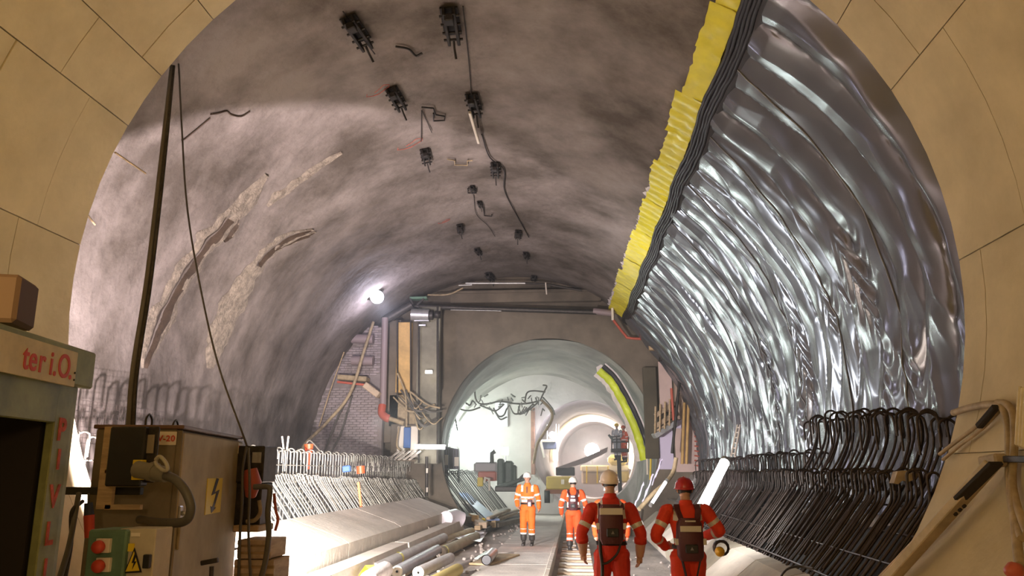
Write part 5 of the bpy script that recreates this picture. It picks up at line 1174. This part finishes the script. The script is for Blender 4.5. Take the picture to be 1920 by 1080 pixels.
        body_.grid(rows, closed=True); body_.add(rows[0], [tuple(range(6))]); body_.add(rows[-1], [tuple(range(6))]); body_.build('pack_body', M_pack, g)
        cxx = pack.get('x', 0); yo = yb - dpt
        for z, hh_, wf, m_ in pack['bands']:
            MB().box((cxx, yo - .004, z), (w * wf, .012, hh_), ch=.003).build('reflective_band', m_, g)
        MB().box((cxx + pack.get('bx', 0), yo - .012, z0 + .42 * (z1 - z0) * .7), (w * .48, .03, .095), ch=.008).build('badge_pocket', M_black, g)
        MB().prism([(cxx + pack.get('bx', 0) + x, yo - .028, z0 + .42 * (z1 - z0) * .7 + z) for x, z in ((0, .022), (-.02, -.014), (.02, -.014))], (0, -.002, 0)).build('badge', mat('badge_grey', (.22, .2, .2), .5), g)
        for s, c in ((-1, 'l'), (1, 'r')):
            sh = S('sh_' + c); top = Vector((s * .115, -0.03, sh.z + .075))
            MB().bar(Vector((cxx + s * w * .28, yo + .03, z1 - .05)), Vector((s * .12, -.105, sh.z + .02)), .065, .022, ch=.004).bar(Vector((s * .12, -.105, sh.z + .01)), top, .065, .022, ch=.004).bar(top, Vector((s * .12, .10, sh.z - .02)), .065, .022, ch=.004).build('strap', M_pack if pack.get('mp') else M_black, g)
            if pack.get('v', True): MB().bar(Vector((cxx + s * w * .36, yo + .05, z0 + .03)), Vector((cxx + s * .05, -.15, z0 - .22)), .035, .012, ch=.003).build('lower_strap', M_black, g)
            if pack.get('tabs'): MB().box((cxx + s * w * .53, yo + .03, z0 + (z1 - z0) * .45), (.04, .02, .07), ch=.004).build('reflective_tab', M_refl, g)
    return t
def thing_child(name, parent):
    o = bpy.data.objects.new(name, None); COL.objects.link(o); o.parent = parent; o.empty_display_size = .05; return o
def pose(**kw):
    d = dict(hip=(0, 0, .98), chest=(0, -.01, 1.30), neck=(0, 0.01, 1.53), head=(0, .03, 1.69),
             sh_l=(-.205, 0, 1.45), el_l=(-.27, -.02, 1.16), wr_l=(-.27, .06, .92), hand_l=(-.265, .09, .82), sh_r=(.205, 0, 1.45), el_r=(.27, -.02, 1.16), wr_r=(.27, .06, .92), hand_r=(.265, .09, .82),
             hip_l=(-.095, 0, .93), kn_l=(-.10, .03, .50), an_l=(-.11, -.02, .09), hip_r=(.095, 0, .93), kn_r=(.10, .03, .50), an_r=(.11, -.02, .09))
    d.update(kw); return d
M_suit1 = suit('red_suit', (0.62, 0.030, 0.008)); M_suit2 = suit('bright_red_suit', (0.80, 0.050, 0.010)); M_suit3 = suit('orange_suit', (0.95, 0.20, 0.02)); M_suit4 = suit('red_orange_suit', (0.92, 0.12, 0.02))
WH = ('helmet_cream', (0.95, 0.84, 0.76), 0.35); WW = ('helmet_white', (0.85, 0.82, 0.76), 0.35); RH = ('helmet_red', (0.42, 0.02, 0.02), 0.25)
# front worker, cream helmet
p1 = pose(sh_l=(-.225, 0, 1.435), sh_r=(.225, 0, 1.435), el_l=(-.35, -.04, 1.18), wr_l=(-.33, .06, .93), hand_l=(-.32, .09, .83), el_r=(.34, -.05, 1.17), wr_r=(.33, .02, .90), hand_r=(.32, .05, .79),
          neck=(0, .01, 1.57), head=(0, .04, 1.735), kn_l=(-.12, .14, .50), an_l=(-.13, -.02, .10), kn_r=(.12, -.02, .50), an_r=(.13, -.26, .16), cuff=.34, curl=.6)
A1 = person('worker from behind in dark red coverall, cream helmet and maroon backpack, in front', (at(1143, 885, 9.9).x, 9.9, -0.02), math.radians(4), p1, M_suit1, M_refl, WH,
            dict(w=.29, z0=1.06, z1=1.50, d=.11, x=-.02, bx=.01, bands=((1.425, .075, .92, M_refl),), v=False, mp=True, tabs=True), vox=.0075, tilt=-0.18)
g = MB()
g.tube(smooth_path([(-.15, -.16, 1.18), (-.15, -.17, 1.0), (-.13, -.16, .80), (-.145, -.15, .55)], 4), .020, 8); o = g.build('hanging_strap', M_black, A1)
g = MB(); g.tube(smooth_path([(.09, -.16, 1.06), (.04, -.18, .95), (-.06, -.18, .86), (-.13, -.17, .84)], 4), .014, 7); g.build('looped_strap', M_black, A1)
for s, c in ((-1, 'l'), (1, 'r')):
    e, w_ = Vector(p1['el_' + c]), Vector(p1['wr_' + c]); c0 = e.lerp(w_, .30); MB().lathe([(.060, -.035), (.072, -.03), (.074, .03), (.062, .035), (.05, .0)], c0, (w_ - e).normalized(), 14).build('rolled_cuff', M_suit1, A1)
# red helmet worker
p2 = pose(sh_l=(-.225, 0, 1.40), sh_r=(.225, 0, 1.40), el_l=(-.37, -.03, 1.13), wr_l=(-.23, .16, .98), hand_l=(-.15, .24, .99), el_r=(.38, .0, 1.18), wr_r=(.24, .22, 1.10), hand_r=(.14, .28, 1.12), palm_l=(0, 0, 1), palm_r=(0, 0, 1),
          hip=(0, 0, .93), chest=(0, -.01, 1.24), neck=(0, .01, 1.475), head=(0, .04, 1.635), hip_l=(-.095, 0, .89), hip_r=(.095, 0, .89), kn_l=(-.11, .0, .48), kn_r=(.11, .12, .49), an_l=(-.12, -.2, .14), an_r=(.12, .02, .09), ua0=.45, curl=.9)
A2 = person('worker from behind in bright red coverall with a red helmet and maroon backpack', (at(1283, 885, 9.9).x, 9.9, -0.0), math.radians(3), p2, M_suit2, M_refl, RH,
            dict(w=.30, z0=.86, z1=1.33, d=.11, bands=((1.215, .065, .80, M_refl), (1.30, .018, .4, M_refl)), v=True, mp=True, tabs=True), vox=.0085, tilt=-0.08)
# worker facing the camera on the walkway
p3 = pose(el_l=(-.28, -.05, 1.17), wr_l=(-.30, .02, .94), hand_l=(-.30, .05, .84), el_r=(.29, -.02, 1.17), wr_r=(.24, .14, .99), hand_r=(.21, .19, .92), boot=.52, tape2=True, kn_l=(-.11, .05, .5), kn_r=(.11, .0, .5), ua0=.50)
A3 = person('worker facing the camera in orange coverall and white helmet, standing on the walkway', (at(989, 885, 21.5).x, 21.5, 0.0), math.radians(176), p3, M_suit3, M_reflb, WW, vox=.014, face=True)
MB().box((-.07, .15, 1.07), (.12, .06, .17), ch=.01).build('radio_pouch', M_pack, A3); MB().box((-.07, .185, 1.04), (.07, .01, .10), ch=.003).build('white_card', M_reflb, A3)
MB().box((.0, .125, 1.40), (.03, .02, .16), ch=.004).build('zip_strip', M_pack, A3)
# worker walking away in the track with a maroon vest
p4 = pose(el_l=(-.31, -.05, 1.17), wr_l=(-.31, .05, .93), hand_l=(-.30, .09, .83), el_r=(.31, -.03, 1.17), wr_r=(.30, .1, .95), hand_r=(.28, .15, .86), kn_l=(-.10, .10, .5), an_l=(-.11, .02, .09), kn_r=(.1, -.02, .5), an_r=(.11, -.2, .15), boot=.60)
A4 = person('worker walking away in orange coverall with white helmet and small maroon backpack, in the track', (at(1074, 885, 21.3).x, 21.3, -0.12), math.radians(-2), p4, M_suit4, M_reflb, WW,
            dict(w=.25, z0=1.02, z1=1.40, d=.09, bands=((1.36, .04, .4, M_reflb), (1.27, .06, .5, M_reflb)), v=False, mp=True, tabs=True), vox=.014)
# worker mostly hidden behind the cream helmet
A5 = person('worker in orange coverall mostly hidden behind the cream-helmeted worker', (at(1143, 885, 14.6).x, 14.6, -0.15), math.radians(-4), pose(head=(0, .05, 1.66), neck=(0, .02, 1.51)), M_suit4, M_reflb, ('helmet_cream', (0.95, 0.84, 0.76), 0.35), vox=.014)
# pair on the basket lift
hz = at(1160, 846, 41.6)
A6 = person('worker in grey top and yellow helmet on the raised basket, the one on the left', (at(1159, 885, 41.7).x, 41.7, hz.z - 0.45), math.radians(150), pose(hand_l=(-.1, .4, 1.2), wr_l=(-.16, .3, 1.2), el_l=(-.28, .1, 1.2)), mat('grey_top', (0.40, 0.42, 0.45), .8), M_reflb, ('helmet_yellow', (0.75, 0.55, 0.05), 0.4), vox=.02)
A7 = person('worker in red-orange coverall on the raised basket, the one on the right', (at(1172, 885, 41.8).x, 41.8, hz.z - 0.55), math.radians(120), pose(), M_suit4, M_reflb, ('helmet_red2', (0.6, 0.1, 0.03), 0.4), vox=.02)

# ================================================================== letters become plain meshes
dg = bpy.context.evaluated_depsgraph_get(); dg.update()
for o in [o for o in bpy.data.objects if o.type == 'FONT']:
    me = bpy.data.meshes.new_from_object(o.evaluated_get(dg)); n = bpy.data.objects.new('letters', me); COL.objects.link(n)
    n.parent = o.parent; n.matrix_parent_inverse = o.matrix_parent_inverse.copy(); n.matrix_basis = o.matrix_basis.copy(); nm = o.name; bpy.data.objects.remove(o); n.name = nm
# ================================================================== HAZE of the works in the far tunnels
for HY0, HY1, DEN, HL in ((8.3, 21.99, 0.003, 'thin dust haze hanging in the cavern behind the opening'), (22.0, 57.0, 0.016, 'whiter dust haze hanging in the second and far tunnels')):
  b = MB(); b.box((-2.5, (HY0 + HY1) / 2, 3.2), (15, HY1 - HY0, 11)); hz_ = b.build('haze', [])
  m = bpy.data.materials.new('dust_haze'); m.use_nodes = True; nt = m.node_tree; nt.nodes.clear()
  ou = nt.nodes.new('ShaderNodeOutputMaterial'); vs_ = nt.nodes.new('ShaderNodeVolumeScatter'); vs_.inputs['Density'].default_value = DEN; vs_.inputs['Anisotropy'].default_value = 0.35
  vs_.inputs['Color'].default_value = (0.95, 1, 0.98, 1); nt.links.new(vs_.outputs[0], ou.inputs['Volume']); hz_.data.materials.append(m)
  tag(hz_, HL, 'haze', kind='stuff')
